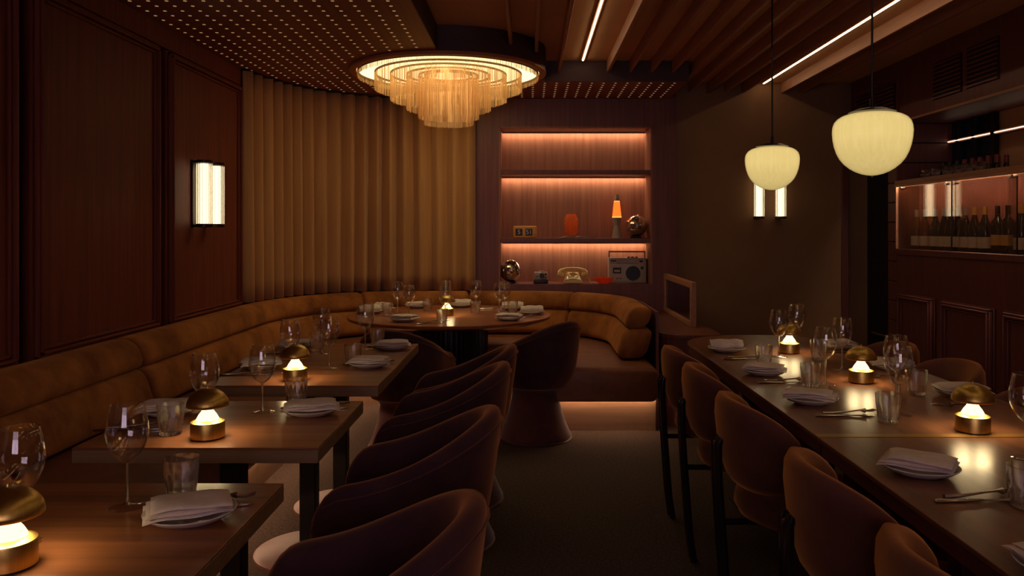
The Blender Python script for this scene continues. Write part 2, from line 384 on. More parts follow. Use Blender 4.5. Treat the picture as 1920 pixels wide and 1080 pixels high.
# ------------------------------------------------------------------ chandelier
t = thing('chandelier', 'tiered round gold chain mesh chandelier set in a wooden ceiling ring', 'chandelier', (DC.x, DC.y, ZR))
bm = bmesh.new(); lathe(bm, [(DR, 0), (DR, -.168)], 72)
obj('ceiling_ring', bm, M['fascia'], t, angle=50)
bm = bmesh.new(); lathe(bm, [(DR-.001, -.160), (DR+.004, -.168), (DR+.004, -.180), (DR-.004, -.184), (.657, -.184), (.654, -.180), (.654, -.160)], 72)
obj('ring_lip', bm, M['ringlip'], t, angle=30)
bm = bmesh.new(); lathe(bm, [(.0001, -.167), (.652, -.167), (.652, -.1625), (.0001, -.1625)], 64)
obj('light_panel', bm, M['chan'], t)
ztop = -.186
for r, zb in ((.645, 1.083), (.525, 1.0), (.415, .925), (.30, .86), (.215, .80), (.175, .755)):
    bm = bmesh.new(); zb_ = 1.33+zb-ZR
    zt = ztop-.012*(.645-r)/.4; n = max(40, int(r*200)); ns = int(2*PI*r/.0052)
    bm = bmesh.new()
    for k in range(ns):      # hanging chain strands, three-sided, slightly uneven in length and in depth
        a = 2*PI*k/ns; rr = r+random.uniform(-.004, .004); w_ = .0011
        tri = [(rr*math.cos(a)+w_*math.cos(a+q), rr*math.sin(a)+w_*math.sin(a+q)) for q in (0, 2.1, 4.2)]
        ze = zb_+random.uniform(-.004, .004)
        A = [bm.verts.new((x, y, zt)) for x, y in tri]; Bv = [bm.verts.new((x, y, ze)) for x, y in tri]
        for q in range(3): bm.faces.new((A[q], A[(q+1) % 3], Bv[(q+1) % 3], Bv[q]))
        bm.faces.new(Bv)
    mt = obj('chain_tier', bm, M['mesh'], t, smooth=False)
    bm = bmesh.new(); lathe(bm, [(r-.005, zt+.012), (r+.004, zt+.012), (r+.004, zt), (r-.005, zt), (r-.005, zt+.012)], n); obj('tier_hoop', bm, M['hoop'], mt)
for k, (lr, lz, e) in enumerate(((0, .70, 2.2), (.36, .82, 2.0), (.36, .82, 2.0), (.36, .82, 2.0), (.36, .82, 2.0))):
    ld = bpy.data.lights.new('chandelier_bulb', 'POINT'); ld.energy = e; ld.color = (1, .72, .40); ld.shadow_soft_size = .04
    lo = bpy.data.objects.new('chandelier_bulb', ld); COL.objects.link(lo); lo.parent = t
    lo.location = (lr*math.cos(k*PI/2), lr*math.sin(k*PI/2), 1.33+lz+.3-ZR)

# ------------------------------------------------------------------ pendants
def pendant(x, y, lb, zb, ztp, r):
    t = thing('pendant_lamp', lb, 'lamp', (x, y, ZR), 0, 'opal pendants over the long table')
    h = ztp-zb; z0 = zb-ZR
    prof = [(.0001, 0), (.12, .006), (.27, .026), (.42, .062), (.56, .112), (.70, .182), (.81, .265), (.89, .36), (.95, .47), (.985, .58), (1.0, .69), (.99, .77), (.955, .835), (.88, .892), (.76, .938), (.58, .97), (.35, .99), (.0001, 1.0)]
    bm = bmesh.new(); lathe(bm, [(a*r, z0+b*h) for a, b in prof], 56, fr=lambda a, i: 1+.006*math.cos(a*28)); obj('shade', bm, M['opal'], t)
    bm = bmesh.new(); lathe(bm, [(.0001, z0-.006), (.004, z0-.005), (.005, z0), (.0001, z0+.003)], 10); obj('finial', bm, M['brass'], t)
    bm = bmesh.new(); lathe(bm, [(.0001, z0+h+.012), (.05, z0+h+.012), (.085, z0+h-.002), (.0001, z0+h-.002)], 24); lathe(bm, [(.0001, z0+h+.05), (.008, z0+h+.05), (.01, z0+h+.01), (.0001, z0+h+.01)], 12); obj('cap', bm, M['black'], t)
    bm = bmesh.new(); tube(bm, [(0, 0, z0+h+.04), (0, 0, 0)], .0045, 8); obj('cord', bm, M['black'], t)
    bm = bmesh.new(); lathe(bm, [(.0001, -.02), (.05, -.02), (.055, 0), (.0001, 0)], 24); obj('canopy', bm, M['black'], t)
pendant(1.273, 4.19, 'smaller looking opal pendant globe hanging in front of the twin wall sconce', 1.535, 1.765, .138)
pendant(1.28, 2.985, 'larger looking opal pendant globe hanging nearer the bar', 1.53, 1.768, .1405)

pendant(1.28, 1.79, 'added unseen opal pendant globe over the near part of the long table', 1.53, 1.768, .1405)  # out of frame, added to bring more light into the room
pendant(1.28, .58, 'added unseen opal pendant globe over the near end of the long table', 1.53, 1.768, .1405)  # also unseen, added for extra room light
# ------------------------------------------------------------------ sconces
def sconce(loc, rz, lb):
    t = thing('wall_sconce', lb, 'wall lamp', loc, rz)   # local +x is out of the wall, tubes side by side along y
    for s in (-.095, .095):
        obj('backplate', B((0, .014, s-.022, s+.022, -.014, .396), bev=.003), M['darkcap'], t)
        bm = bmesh.new(); lathe(bm, [(.0001, .01), (.028, .01), (.028, .372), (.0001, .372)], 20, (.075, s, 0))
        tb = obj('light_tube', bm, M['tube'], t)
        for k in range(16):
            a = 2*PI*k/16
            bm = bmesh.new(); tube(bm, [(.075+.041*math.cos(a), s+.041*math.sin(a), .006), (.075+.041*math.cos(a), s+.041*math.sin(a), .376)], .0062, 6)
            obj('glass_rod', bm, M['rod'], tb)
        for z in (-.012, .376):
            bm = bmesh.new(); lathe(bm, [(.0001, z), (.05, z), (.05, z+.018), (.0001, z+.018)], 24, (.075, s, 0)); box(bm, .01, .05, s-.012, s+.012, z+.002, z+.016)
            obj('end_cap', bm, M['darkcap'], t)
sconce((XL+.045, 4.95, 1.355), 0, 'twin glass rod sconce on the walnut panelled wall')
sconce((2.115, YO, 1.435), -PI/2, 'twin glass rod sconce on the olive wall behind the smaller pendant')

# ------------------------------------------------------------------ curved banquette path
path = []
y = .6
while y < 5.55: path.append((XL+.04, y)); y += .09
for i in range(0, 31):
    a = PI - (PI/2)*i/30
    path.append((-.95 + 1.10*math.cos(a), 5.58 + 1.33*math.sin(a)))
x = -.86
while x < -.07: path.append((x, 6.91)); x += .09
for i in range(0, 21):
    a = PI/2 - (PI/2)*i/20
    path.append((-.05 + .90*math.cos(a), 6.01 + .90*math.sin(a)))
y = 5.93
while y > 5.36: path.append((.85, y)); y -= .08
path.append((.85, 5.33))
path = [Vector(p) for p in path]
# arc length and inward normal (to the right of travel)
S = [0]
for a, b in zip(path, path[1:]): S.append(S[-1]+(b-a).length)
LEN = S[-1]
def at(s):
    s = max(0, min(LEN, s)); i = 0
    lo, hi = 0, len(S)-1
    while hi-lo > 1:
        mid = (lo+hi)//2
        if S[mid] <= s: lo = mid
        else: hi = mid
    f = (s-S[lo])/max(1e-6, S[lo+1]-S[lo])
    return path[lo].lerp(path[lo+1], f)
def frame_at(s):
    p = at(s); d = (at(s+.06)-at(s-.06)).normalized()
    return p, Vector((d.y, -d.x))
def sweep(bm, s0, s1, prof, shrink=0, step=.07, ctr=None, smooth_end=.035):
    """prof: closed list of (inward distance, z); ends pulled in towards the profile centre by shrink."""
    cu = sum(p[0] for p in prof)/len(prof); cz = sum(p[1] for p in prof)/len(prof)
    n = max(2, int((s1-s0)/step)); ss = [s0+(s1-s0)*i/n for i in range(n+1)]
    if shrink: ss = sorted(set(ss+[s0+smooth_end*.4, s0+smooth_end, s1-smooth_end*.4, s1-smooth_end]))
    rows = []
    for s in ss:
        p, nn = frame_at(s); k = 0
        if shrink:
            e = min(s-s0, s1-s)
            if e < smooth_end: k = shrink*(1-math.sqrt(max(0, 1-(1-e/smooth_end)**2)))
        row = []
        for u, z in prof:
            du, dz = cu-u, cz-z; ln = math.hypot(du, dz) or 1
            u2, z2 = u+du/ln*min(k, ln), z+dz/ln*min(k, ln)
            q = p+nn*u2; row.append((q.x, q.y, z2))
        rows.append(row)
    vv = grid(bm, rows, False, True)
    bm.faces.new(vv[0]); bm.faces.new(vv[-1][::-1])
def rounded(u0, u1, z0, z1, r, n=4, lean=0):
    pts = []
    for cx, cz, a0 in ((u1-r, z1-r, 0), (u0+r, z1-r, PI/2), (u0+r, z0+r, PI), (u1-r, z0+r, 1.5*PI)):
        for k in range(n+1):
            a = a0+PI/2*k/n; pts.append((cx+r*math.cos(a), cz+r*math.sin(a)))
    return [(u+lean*(z1-z)/(z1-z0), z) for u, z in pts]
bq = thing('banquette', 'long curved ochre velvet banquette running under panelling, curtain and niche', 'banquette', (0, 0, 0))
cuts = [0]
# joints: along left wall at Y=2.2, 3.86, then the corner, and so on
def s_at(test):
    s = 0
    while s < LEN:
        if test(at(s)): return s
        s += .01
    return LEN
j1 = s_at(lambda p: p.y > 2.2); j2 = s_at(lambda p: p.y > 3.86); j3 = s_at(lambda p: p.x > -1.46 and p.y > 5.8); j4 = s_at(lambda p: p.x > -.52 and p.y > 6); j5 = s_at(lambda p: p.x > .42 and p.y > 6)
cuts = [0, j1, j2, j3, j4, j5, LEN]
up_p = rounded(.012, .17, .665, .805, .055, 4, .05)
lo_p = rounded(.012, .21, .465, .665, .055, 4, .06)
for a, b in zip(cuts, cuts[1:]):
    bm = bmesh.new(); sweep(bm, a+.002, b-.002, up_p, .05); obj('upper_back_cushion', bm, M['ochre'], bq, angle=60)
    bm = bmesh.new(); sweep(bm, a+.002, b-.002, lo_p, .05); obj('lower_back_cushion', bm, M['ochre'], bq, angle=60)
bm = bmesh.new(); sweep(bm, j5, LEN, [(-.015, 0), (-.015, .78), (.006, .78), (.006, 0)]); obj('back_board', bm, M['bar'], bq)
# extend the seat past the end of the back (right arm runs to y = 4.98)
_path, _S, _L = path, S, LEN
path = path + [Vector((.85, 5.33-.07*i)) for i in range(1, 5)]
S = [0]
for a, b in zip(path, path[1:]): S.append(S[-1]+(b-a).length)
LEN = S[-1]
SU, PU = .80, .66
for a, b in zip([0, j1, j2, j3, j4, j5], [j1, j2, j3, j4, j5, LEN]):
    bm = bmesh.new()
    if b < LEN: sweep(bm, a, b, rounded(.03, SU, .235, .452, .045, 4), .02)
    else:   # the open end has its inner corner rounded in plan
        rr = .16; ss = [a+(b-rr-a)*i/14 for i in range(15)]+[b-rr+rr*math.sin(PI/2*i/8) for i in range(1, 9)]
        rows = []
        for s_ in ss:
            p, nn = frame_at(s_); e = max(0, s_-(b-rr)); cut_ = rr-math.sqrt(max(0, rr*rr-e*e))
            lip = max(0, 1-(b-s_)/.03)**2*.02
            rows.append([((p+nn*(u if u < .3 else u-cut_)).x, (p+nn*(u if u < .3 else u-cut_)).y, z+(lip if z < .3 else -lip)) for u, z in rounded(.03, SU, .235, .452, .045, 4)])
        vv = grid(bm, rows, False, True); bm.faces.new(vv[0]); bm.faces.new(vv[-1][::-1])
    obj('seat', bm, M['seat'], bq, angle=60)
bm = bmesh.new(); sweep(bm, 0, LEN-.24, [(.012, 0), (.012, .234), (PU, .234), (PU, 0)]); obj('plinth', bm, M['plinth'], bq)
bm = bmesh.new(); sweep(bm, .02, LEN-.23, [(PU+.014, .229), (PU+.014, .2345), (PU+.022, .2345), (PU+.022, .229)])
box(bm, .85-PU, .84, 5.262, 5.270, .229, .2345)
obj('led_strip', bm, M['led_b'], bq)
path, S, LEN = _path, _S, _L

# ------------------------------------------------------------------ curtain
s0, s1 = s_at(lambda p: p.y > 5.66), s_at(lambda p: p.x > -.47 and p.y > 6)
bm = bmesh.new(); rows_o, rows_i = [], []
n = 560; ph = 0; pleats = []
for i in range(n+1):
    s = s0+(s1-s0)*i/n; p, nn = frame_at(s)
    f = (s-s0)/.128*2*PI+.9*math.sin(s*3.1)+.7*math.sin(s*7.7)
    amp = .054+.012*math.sin(s*5)
    rows = []
    for z, k in ((.809, 1.0), (.95, 1.0), (1.4, .92), (1.9, .85), (2.3, .8), (2.455, .78)):
        wv = 2*abs(math.sin(.5*f+.16*math.sin(s*6.1)*(2.4-z)))**.75-1
        dd = Vector((-nn.y, nn.x))*(.006*math.sin(f))
        q = p+nn*(.02+amp*k*wv)+dd; rows.append((q.x, q.y, z))
    rows_o.append(rows)
grid(bm, rows_o)
cu = obj('curtain', bm, M['curtain'], None, angle=180)
sm = cu.modifiers.new('thickness', 'SOLIDIFY'); sm.thickness = .003
tag(cu, 'pleated mustard curtain hanging round the corner behind the banquette', 'curtain')
bm = bmesh.new(); sweep(bm, s0, s1, [(-.06, 2.455), (-.06, 2.47), (.05, 2.47), (.05, 2.455)]); obj('curtain_track', bm, M['black'], cu)

# ------------------------------------------------------------------ console with framed screen, right of the banquette
t = thing('console_cabinet', 'low walnut cabinet with rounded front at the right end of the banquette', 'cabinet', (0, 0, 0))
def rounded_front(x0, x1, y0, y1, r):
    pts = [(x0, y1)]
    for k in range(9):
        a = PI+PI/2*k/8; pts.append((x0+r+r*math.cos(a), y0+r+r*math.sin(a)))
    for k in range(9):
        a = 1.5*PI+PI/2*k/8; pts.append((x1-r*.6+r*.6*math.cos(a), y0+r*.6+r*.6*math.sin(a)))
    pts.append((x1, y1)); return pts
bm = bmesh.new(); prism(bm, rounded_front(.895, 1.275, 5.36, YB, .16), 0, .595); obj('body', bm, M['bar'], t, angle=50)
bm = bmesh.new(); prism(bm, rounded_front(.89, 1.30, 5.34, YB-.002, .17), .597, .622, .003); obj('top', bm, M['wallback'], t, angle=18)
t = thing('divider_screen', 'small timber framed smoked glass screen standing on the low cabinet', 'screen', (1.19, 0, .622))
obj('front_post', B((-.02, .02, 5.78, 5.83, 0, .325), bev=.003), M['slat'], t)
obj('rear_post', B((-.02, .02, 6.92, YB-.004, 0, .325), bev=.003), M['slat'], t)
obj('top_rail', B((-.02, .02, 5.831, 6.919, .28, .325), bev=.003), M['slat'], t)
obj('bottom_rail', B((-.02, .02, 5.831, 6.919, 0, .035), bev=.003), M['slat'], t)
obj('pane', B((-.004, .004, 5.831, 6.919, .036, .279)), M['smoked'], t)

# ------------------------------------------------------------------ tables
TZ = .74
def two_top(y0, y1, lb):
    yc = (y0+y1)/2
    t = thing('dining_table', lb, 'table', (-.905, yc, 0))
    hy = (y1-y0)/2
    bm = bmesh.new(); box(bm, -.33, .335, -hy, hy, TZ-.006, TZ, .0015); obj('tabletop', bm, M['tablewood'], t)
    bm = bmesh.new(); box(bm, -.33, .335, -hy, hy, TZ-.042, TZ-.006, .001); obj('table_edge', bm, M['edge'], t)
    bm = bmesh.new(); box(bm, -.2, .2, -.18, .18, TZ-.055, TZ-.042); obj('top_plate', bm, M['black'], t)
    bm = bmesh.new(); box(bm, -.033, .033, -.033, .033, .02, TZ-.055, .004); obj('column', bm, M['black'], t)
    bm = bmesh.new(); lathe(bm, [(.0001, 0), (.22, 0), (.22, .012), (.21, .018), (.0001, .022)], 40); obj('base_disc', bm, M['disc'], t)
two_top(1.27, 1.86, 'nearest square walnut table along the banquette')
two_top(2.16, 2.75, 'second square walnut table from the camera along the banquette')
two_top(3.02, 3.572, 'third square walnut table along the banquette, joined to one behind it')
two_top(3.576, 4.13, 'farthest square walnut table, pushed behind the third one')
RC = (-.55, 5.56)
t = thing('round_table', 'round walnut table with black fluted drum base under the chandelier', 'table', (RC[0], RC[1], 0))
bm = bmesh.new(); lathe(bm, [(.0001, TZ-.035), (.66, TZ-.035), (.695, TZ-.02), (.70, TZ-.004), (.696, TZ), (.0001, TZ)], 72); obj('tabletop', bm, M['roundwood'], t)
bm = bmesh.new(); lathe(bm, [(.0001, .0), (.245, 0), (.245, TZ-.036), (.0001, TZ-.036)], 40, fr=None); obj('core', bm, M['black'], t)
bm0 = bmesh.new(); tube(bm0, [(.252, 0, .03), (.252, 0, TZ-.04)], .014, 6); fl = obj('flute', bm0, M['flute'], t)
for k in range(1, 48):
    c = fl.copy(); COL.objects.link(c); c.rotation_euler = (0, 0, 2*PI*k/48)
bm = bmesh.new(); lathe(bm, [(.246, .40), (.270, .40), (.270, .408), (.246, .408), (.246, .40)], 48); obj('band', bm, M['black'], t)

# long table on the right: two tables end to end
LX0, LX1 = .82, 1.635
def long_half(y0, y1, far, lb):
    t = thing('long_table', lb, 'table', (0, 0, 0))
    if far:
        pts = [(LX0, y0)]; pts.append((LX1, y0))
        r = .36
        for k in range(13): a = PI/2*k/12; pts.append((LX1-r+r*math.cos(a), y1-r+r*math.sin(a)))
        for k in range(13): a = PI/2+PI/2*k/12; pts.append((LX0+r+r*math.cos(a), y1-r+r*math.sin(a)))
    else: pts = [(LX0, y0), (LX1, y0), (LX1, y1), (LX0, y1)]
    bm = bmesh.new(); prism(bm, pts, TZ-.012, TZ, .002); obj('tabletop', bm, M['longwood'], t, angle=18)
    cx, cy = (LX0+LX1)/2, (y0+y1)/2
    ins = [(cx+(x-cx)*.985, cy+(yy-cy)*.993) for x, yy in pts]
    bm = bmesh.new(); prism(bm, ins, TZ-.05, TZ-.0125, .002); obj('table_edge', bm, M['bar'], t, angle=18)
    if far:
        obj('seam_glint', B((LX0+.002, LX1-.002, y0-.001, y0+.035, TZ-.001, TZ+.0006)), M['lip'], t)  # pale band paints the reflection off the seam's bevel
        for a, b in ((2.55, 2.62), (3.85, 3.92)): obj('panel_leg', B((cx-.2, cx+.2, a, b, .012, TZ-.051), bev=.004), M['bar'], t)
        obj('stretcher', B((cx-.03, cx+.03, 2.621, 3.849, .15, .25)), M['bar'], t)
    else:
        for a, b in ((y0+.3, y0+.37), (y1-.37, y1-.3)): obj('panel_leg', B((cx-.2, cx+.2, a, b, .012, TZ-.051), bev=.004), M['bar'], t)
    obj('foot', B(*[(cx-.24, cx+.24, a-.03, b+.03, 0, .011) for a, b in (((2.55, 2.62), (3.85, 3.92)) if far else ((y0+.3, y0+.37), (y1-.37, y1-.3)))]), M['black'], t)
long_half(2.272, 4.47, True, 'long dark walnut table with rounded far end before the olive wall')
long_half(.25, 2.268, False, 'nearer long dark walnut table butted against the one with rounded end')

# ------------------------------------------------------------------ tub chairs
def make_tub(lb):
    t = thing('tub_chair', lb, 'chair')
    cl = []
    for k in range(7): cl.append((.25-.27*k/6, -.222))
    for k in range(1, 24):
        a = -PI/2-PI*k/24; cl.append((-.02+.22*math.cos(a), .222*math.sin(a)))
    for k in range(7): cl.append((-.02+.27*k/6, .222))
    rows = []; nC = len(cl)
    for i, (x, y) in enumerate(cl):
        p = Vector((x, y)); q0, q1 = Vector(cl[max(0, i-1)]), Vector(cl[min(nC-1, i+1)])
        dd = (q1-q0).normalized(); nn = Vector((-dd.y, dd.x))   # towards outside
        if nn.dot(p-Vector((.02, 0))) < 0: nn = -nn
        zt = .58+.185*max(0, (.25-x)/.49)**2.1
        e = max(0, (x-.16)/.09)
        zt -= .10*e**2.5; th = .034*(1-.35*e**2)
        back = max(0, -x/.24)
        row = []
        zb = .33
        for u, z in ((-.030, zb+.0), (-th, zb+.1), (-th, zt-.05), (-th*.8, zt-.015), (-th*.35, zt-.001), (th*.35, zt), (th*.8, zt-.015), (th, zt-.05), (th*.95, zb+.16), (.012, zb+.06), (-.03, zb+.012)):
            lean = .035*back*max(0, (z-.5)/.25)
            v = p+nn*(u+lean); row.append((v.x, v.y, z))
        rows.append(row)
    bm = bmesh.new(); vv = grid(bm, rows, False, True); bm.faces.new(vv[0]); bm.faces.new(vv[-1][::-1])
    o = obj('shell', bm, M['plum'], t, angle=180); md = o.modifiers.new('sub', 'SUBSURF'); md.levels = md.render_levels = 1
    # piping along the rim of the shell
    bm = bmesh.new(); tube(bm, [Vector(r[7])+Vector((0, 0, .012)) for r in rows[1:-1]], .004, 6); obj('piping', bm, M['plum'], o)
    bm = bmesh.new()
    def fx(a, i): return 1/((abs(math.cos(a))**4+abs(math.sin(a))**4)**.25)*.92
    lathe(bm, [(.0001, .34), (.185, .34), (.205, .36), (.205, .43), (.19, .45), (.12, .458), (.0001, .46)], 40, (.02, 0, 0), fr=fx); obj('seat', bm, M['plum'], t, angle=60)
    bm = bmesh.new(); lathe(bm, [(.0001, .006), (.225, .006), (.232, .02), (.212, .06), (.19, .11), (.168, .18), (.152, .25), (.147, .29), (.158, .315), (.2, .338), (.0001, .345)], 40); obj('trumpet_base', bm, M['cone'], t, angle=70)
    bm = bmesh.new(); lathe(bm, [(.0001, 0), (.226, 0), (.235, .006), (.226, .012), (.0001, .012)], 40); obj('base_piping', bm, M['disc'], t)
    return t
tub = Kind(make_tub)
gt = 'plum tub chairs along the banquette tables'
tub.put((-.39, 1.69, 0), PI, 'plum velvet tub chair at the nearest banquette table', gt)
tub.put((-.39, 2.55, 0), PI, 'plum velvet tub chair at the second banquette table from the camera', gt)
tub.put((-.38, 3.42, 0), PI, 'plum velvet tub chair facing the third banquette table', gt)
tub.put((-.36, 3.95, 0), PI, 'plum velvet tub chair facing the farthest square table', gt)
tub.put((.04, 5.12, 0), math.radians(137), 'dark plum tub chair with back turned, right front of the round table', 'plum tub chairs at the round table')
tub.put((-.74, 4.78, 0), math.radians(78), 'dark plum tub chair behind the farthest square table, facing the round table', 'plum tub chairs at the round table')

# ------------------------------------------------------------------ dining chairs at the long table
def make_dining(lb):
    t = thing('dining_chair', lb, 'chair')
    rows = []
    R0 = .245
    for i in range(25):
        u = -1+2*i/24; uu = max(-.9995, min(.9995, u)); a = math.radians(72)*u
        hh = .142*(1-abs(uu)**3.2)**.5; th = .036*(1-abs(uu)**6)**.5
        zc = .645-.03*abs(u)**2
        row = []
        for k in range(14):
            b = 2*PI*k/14; cz, cr = math.sin(b), math.cos(b)
            cz = math.copysign(abs(cz)**.8, cz); cr = math.copysign(abs(cr)**.8, cr)
            r = R0+th*cr+.02*(cz*hh/.14)
            row.append((-r*math.cos(a), r*math.sin(a), zc+hh*cz))
        rows.append(row)
    bm = bmesh.new(); vv = grid(bm, rows, False, True); bm.faces.new(vv[0]); bm.faces.new(vv[-1][::-1])
    obj('backrest', bm, M['rust'], t, angle=180)
    bm = bmesh.new(); lathe(bm, [(.0001, .385), (.19, .385), (.222, .40), (.236, .43), (.232, .462), (.2, .482), (.1, .488), (.0001, .49)], 40, (.02, 0, 0), fr=lambda a, i: 1+.04*math.cos(2*a)); obj('seat', bm, M['rust'], t, angle=60)
    for s in (-1, 1):
        bm = bmesh.new(); tube(bm, [(-.245, .024*s, .0), (-.262, .024*s, .12), (-.284, .022*s, .42), (-.292, .02*s, .55), (-.292, .02*s, .63), (-.282, .02*s, .652)], .0135, 10); obj('rear_leg', bm, M['blacktube'], t)
        bm = bmesh.new(); tube(bm, [(.19, .185*s, 0), (.17, .17*s, .2), (.15, .15*s, .384)], .0135, 10); obj('front_leg', bm, M['blacktube'], t)
    bm = bmesh.new(); tube(bm, [(-.283, 0, .372), (-.1, 0, .372), (.15, .145, .372)], .011, 8); tube(bm, [(-.1, 0, .372), (.15, -.145, .372)], .011, 8); obj('seat_frame', bm, M['blacktube'], t)
    bm = bmesh.new(); tube(bm, [(-.302, 0, .632), (-.262, 0, .632)], .008, 8); obj('pin', bm, M['steel'], t)
    return t
din = Kind(make_dining)
g = 'cognac chairs on the aisle side of the long table'
for (y, rz, lb) in ((3.72, 3, 'rounded cognac velvet chair on the aisle side at the far rounded table end'), (3.21, -3, 'rounded cognac velvet chair on the aisle side, second from the far table end'),
                    (2.63, 2, 'rounded cognac velvet chair on the aisle side, third from the far table end'), (1.90, -2, 'cognac velvet chair with full back on show beside the aisle, at the nearer table'),
                    (1.37, 0, 'cognac velvet chair cut off by the bottom edge, nearest on the aisle side')):
    din.put((.905, y, 0), math.radians(rz), lb, g)
g = 'cognac chairs on the bar side of the long table'
for (y, lb) in ((3.86, 'cognac velvet chair on the bar side, beside the black doorway'), (3.32, 'cognac velvet chair on the bar side with its curved top clear of the glasses'), (2.70, 'cognac velvet chair on the bar side, mostly hidden behind the nearest brass lamp')):
    din.put((1.565, y, 0), PI, lb, g)

# ------------------------------------------------------------------ mushroom table lamps
def make_lamp(lb):
    t = thing('table_lamp', lb, 'lamp', group='brass mushroom lamps')
    bm = bmesh.new(); lathe(bm, [(.0001, 0), (.0455, 0), (.0455, .004), (.0001, .004)], 40); obj('foot', bm, M['ink'], t)
    bm = bmesh.new(); lathe(bm, [(.0001, .004), (.0465, .004), (.0465, .044), (.0455, .047), (.033, .0525), (.031, .0525), (.0001, .0515)], 48); obj('base', bm, M['brass'], t)
    bm = bmesh.new(); lathe(bm, [(.031, .0520), (.030, .056), (.0245, .066), (.017, .076), (.0125, .086), (.0115, .0975), (.0001, .098)], 32); obj('diffuser', bm, M['bulb'], t)
    dome = [(.0575*math.sin(a), .0915+.049*math.cos(a)) for a in [PI/2*k/10 for k in range(11)]]
    bm = bmesh.new(); lathe(bm, [(max(.0001, r), z) for r, z in dome] + [(.0565, .0905)] + [(max(.0001, r-.0015), z-.0015) for r, z in dome[::-1]], 48); obj('dome_shade', bm, M['brass'], t, angle=60)
    bm = bmesh.new(); lathe(bm, [(.018, .0925), (.05, .0925), (.05, .0945), (.018, .0945), (.018, .0925)], 32); obj('added_light_ring', bm, M['lampadded'], t)  # unseen ring added under the dome to light cone and tabletop
    bm = bmesh.new(); lathe(bm, [(.0001, .146), (.003, .145), (.004, .14), (.0001, .138)], 10); obj('finial', bm, M['brass'], t)
    return t
lamp = Kind(make_lamp)
for x, y, lb in ((-.912, 1.40, 'brass mushroom lamp on the nearest banquette table, cut by the frame edge'), (-.91, 2.265, 'brass mushroom lamp on the second banquette table'),
                 (-.915, 3.13, 'brass mushroom lamp on the third banquette table'), (-.565, 5.50, 'small glowing brass lamp in the middle of the round table'),
                 (1.295, 2.335, 'brass mushroom lamp on the long table nearest the camera'), (1.28, 3.085, 'middle brass mushroom lamp on the long table'),
                 (1.243, 3.82, 'farthest brass mushroom lamp at the rounded end of the long table')):
    lamp.put((x, y, TZ), 0, lb, 'brass mushroom lamps')

# ------------------------------------------------------------------ glassware
def make_wine(lb):
    t = thing('wine_glass', lb, 'wine glass')
    outer = [(.0045, .094), (.012, .0965), (.022, .105), (.032, .120), (.0395, .139), (.0428, .157), (.0415, .178), (.0375, .200), (.034, .218)]
    bm = bmesh.new(); lathe(bm, outer + [(.0333, .2186), (.0326, .218)] + [(r-.0014, z+.001) for r, z in outer[::-1][1:-1]] + [(.0001, .0985)], 32); obj('bowl', bm, M['glass'], t, angle=60)
    bm = bmesh.new(); lathe(bm, [(.0055, .0955), (.0042, .09), (.0034, .075), (.0033, .04), (.0042, .014), (.008, .006)], 12); obj('stem', bm, M['solid'], t)
    bm = bmesh.new(); lathe(bm, [(.008, .006), (.02, .0035), (.0375, .0016), (.038, .0012), (.0365, .0007), (.0001, .0007)], 32); obj('foot', bm, M['footglass'], t)
    return t
def make_tumbler(lb):
    bm = bmesh.new()
    def fr(a, i): return 1+(.035*math.cos(12*a) if 2 <= i <= 5 else 0)
    lathe(bm, [(.0001, .0007), (.026, .0007), (.0292, .003), (.030, .012), (.0325, .03), (.0342, .046), (.036, .052), (.0375, .088), (.0362, .0885), (.0345, .054), (.0325, .046), (.029, .02), (.027, .012), (.0001, .010)], 48, fr=fr)
    o = obj('tumbler', bm, M['tumbler'], None, angle=50); return tag(o, lb, 'tumbler')
wine, tum = Kind(make_wine), Kind(make_tumbler)
W = [(-.854, 1.70, 'wine glass standing alone mid table beside the nearest plate'), (-.955, 1.50, 'wine glass at the left frame edge above the nearest lamp'),
     (-.862, 2.585, 'wine glass right of the lamp on the second banquette table'), (-.974, 2.40, 'wine glass just behind the lamp on the second banquette table'),
     (-.852, 3.41, 'wine glass right of the lamp on the third banquette table'), (-.985, 3.30, 'wine glass behind the lamp on the third banquette table'),
     (-.985, 3.80, 'wine glass nearest the banquette on the farthest square table'), (-.808, 3.95, 'wine glass with dark bowl next to the tub chair facing the round table'),
     (-.93, 5.66, 'left wine glass of the round table, tallest of the left pair'), (-.80, 5.33, 'left wine glass of the round table, lower of the left pair'),
     (-.605, 5.80, 'wine glass behind the lamp on the round table'), (-.545, 5.20, 'wine glass in front of the lamp on the round table'),
     (-.385, 5.80, 'wine glass standing alone right of the round table lamp'), (-.205, 5.52, 'wine glass near the lower mirror ball, front of a pair'), (-.175, 5.68, 'wine glass near the lower mirror ball, rear of a pair'),
     (1.155, 3.70, 'wine glass left of the farthest lamp on the long table'), (1.325, 3.96, 'wine glass behind the farthest lamp on the long table'),
     (1.13, 3.05, 'wine glass left of the middle lamp on the long table'), (1.315, 3.36, 'wine glass behind the middle lamp before the black doorway'),
     (1.175, 2.54, 'largest looking wine glass between middle and nearest lamps of the long table'), (1.285, 2.80, 'wine glass behind the large one between two lamps of the long table'),
     (1.283, 2.06, 'wine glass cut off by the right frame edge')]
for x, y, lb in W:
    wine.put((x, y, TZ), random.random()*6, lb, 'wine glasses')
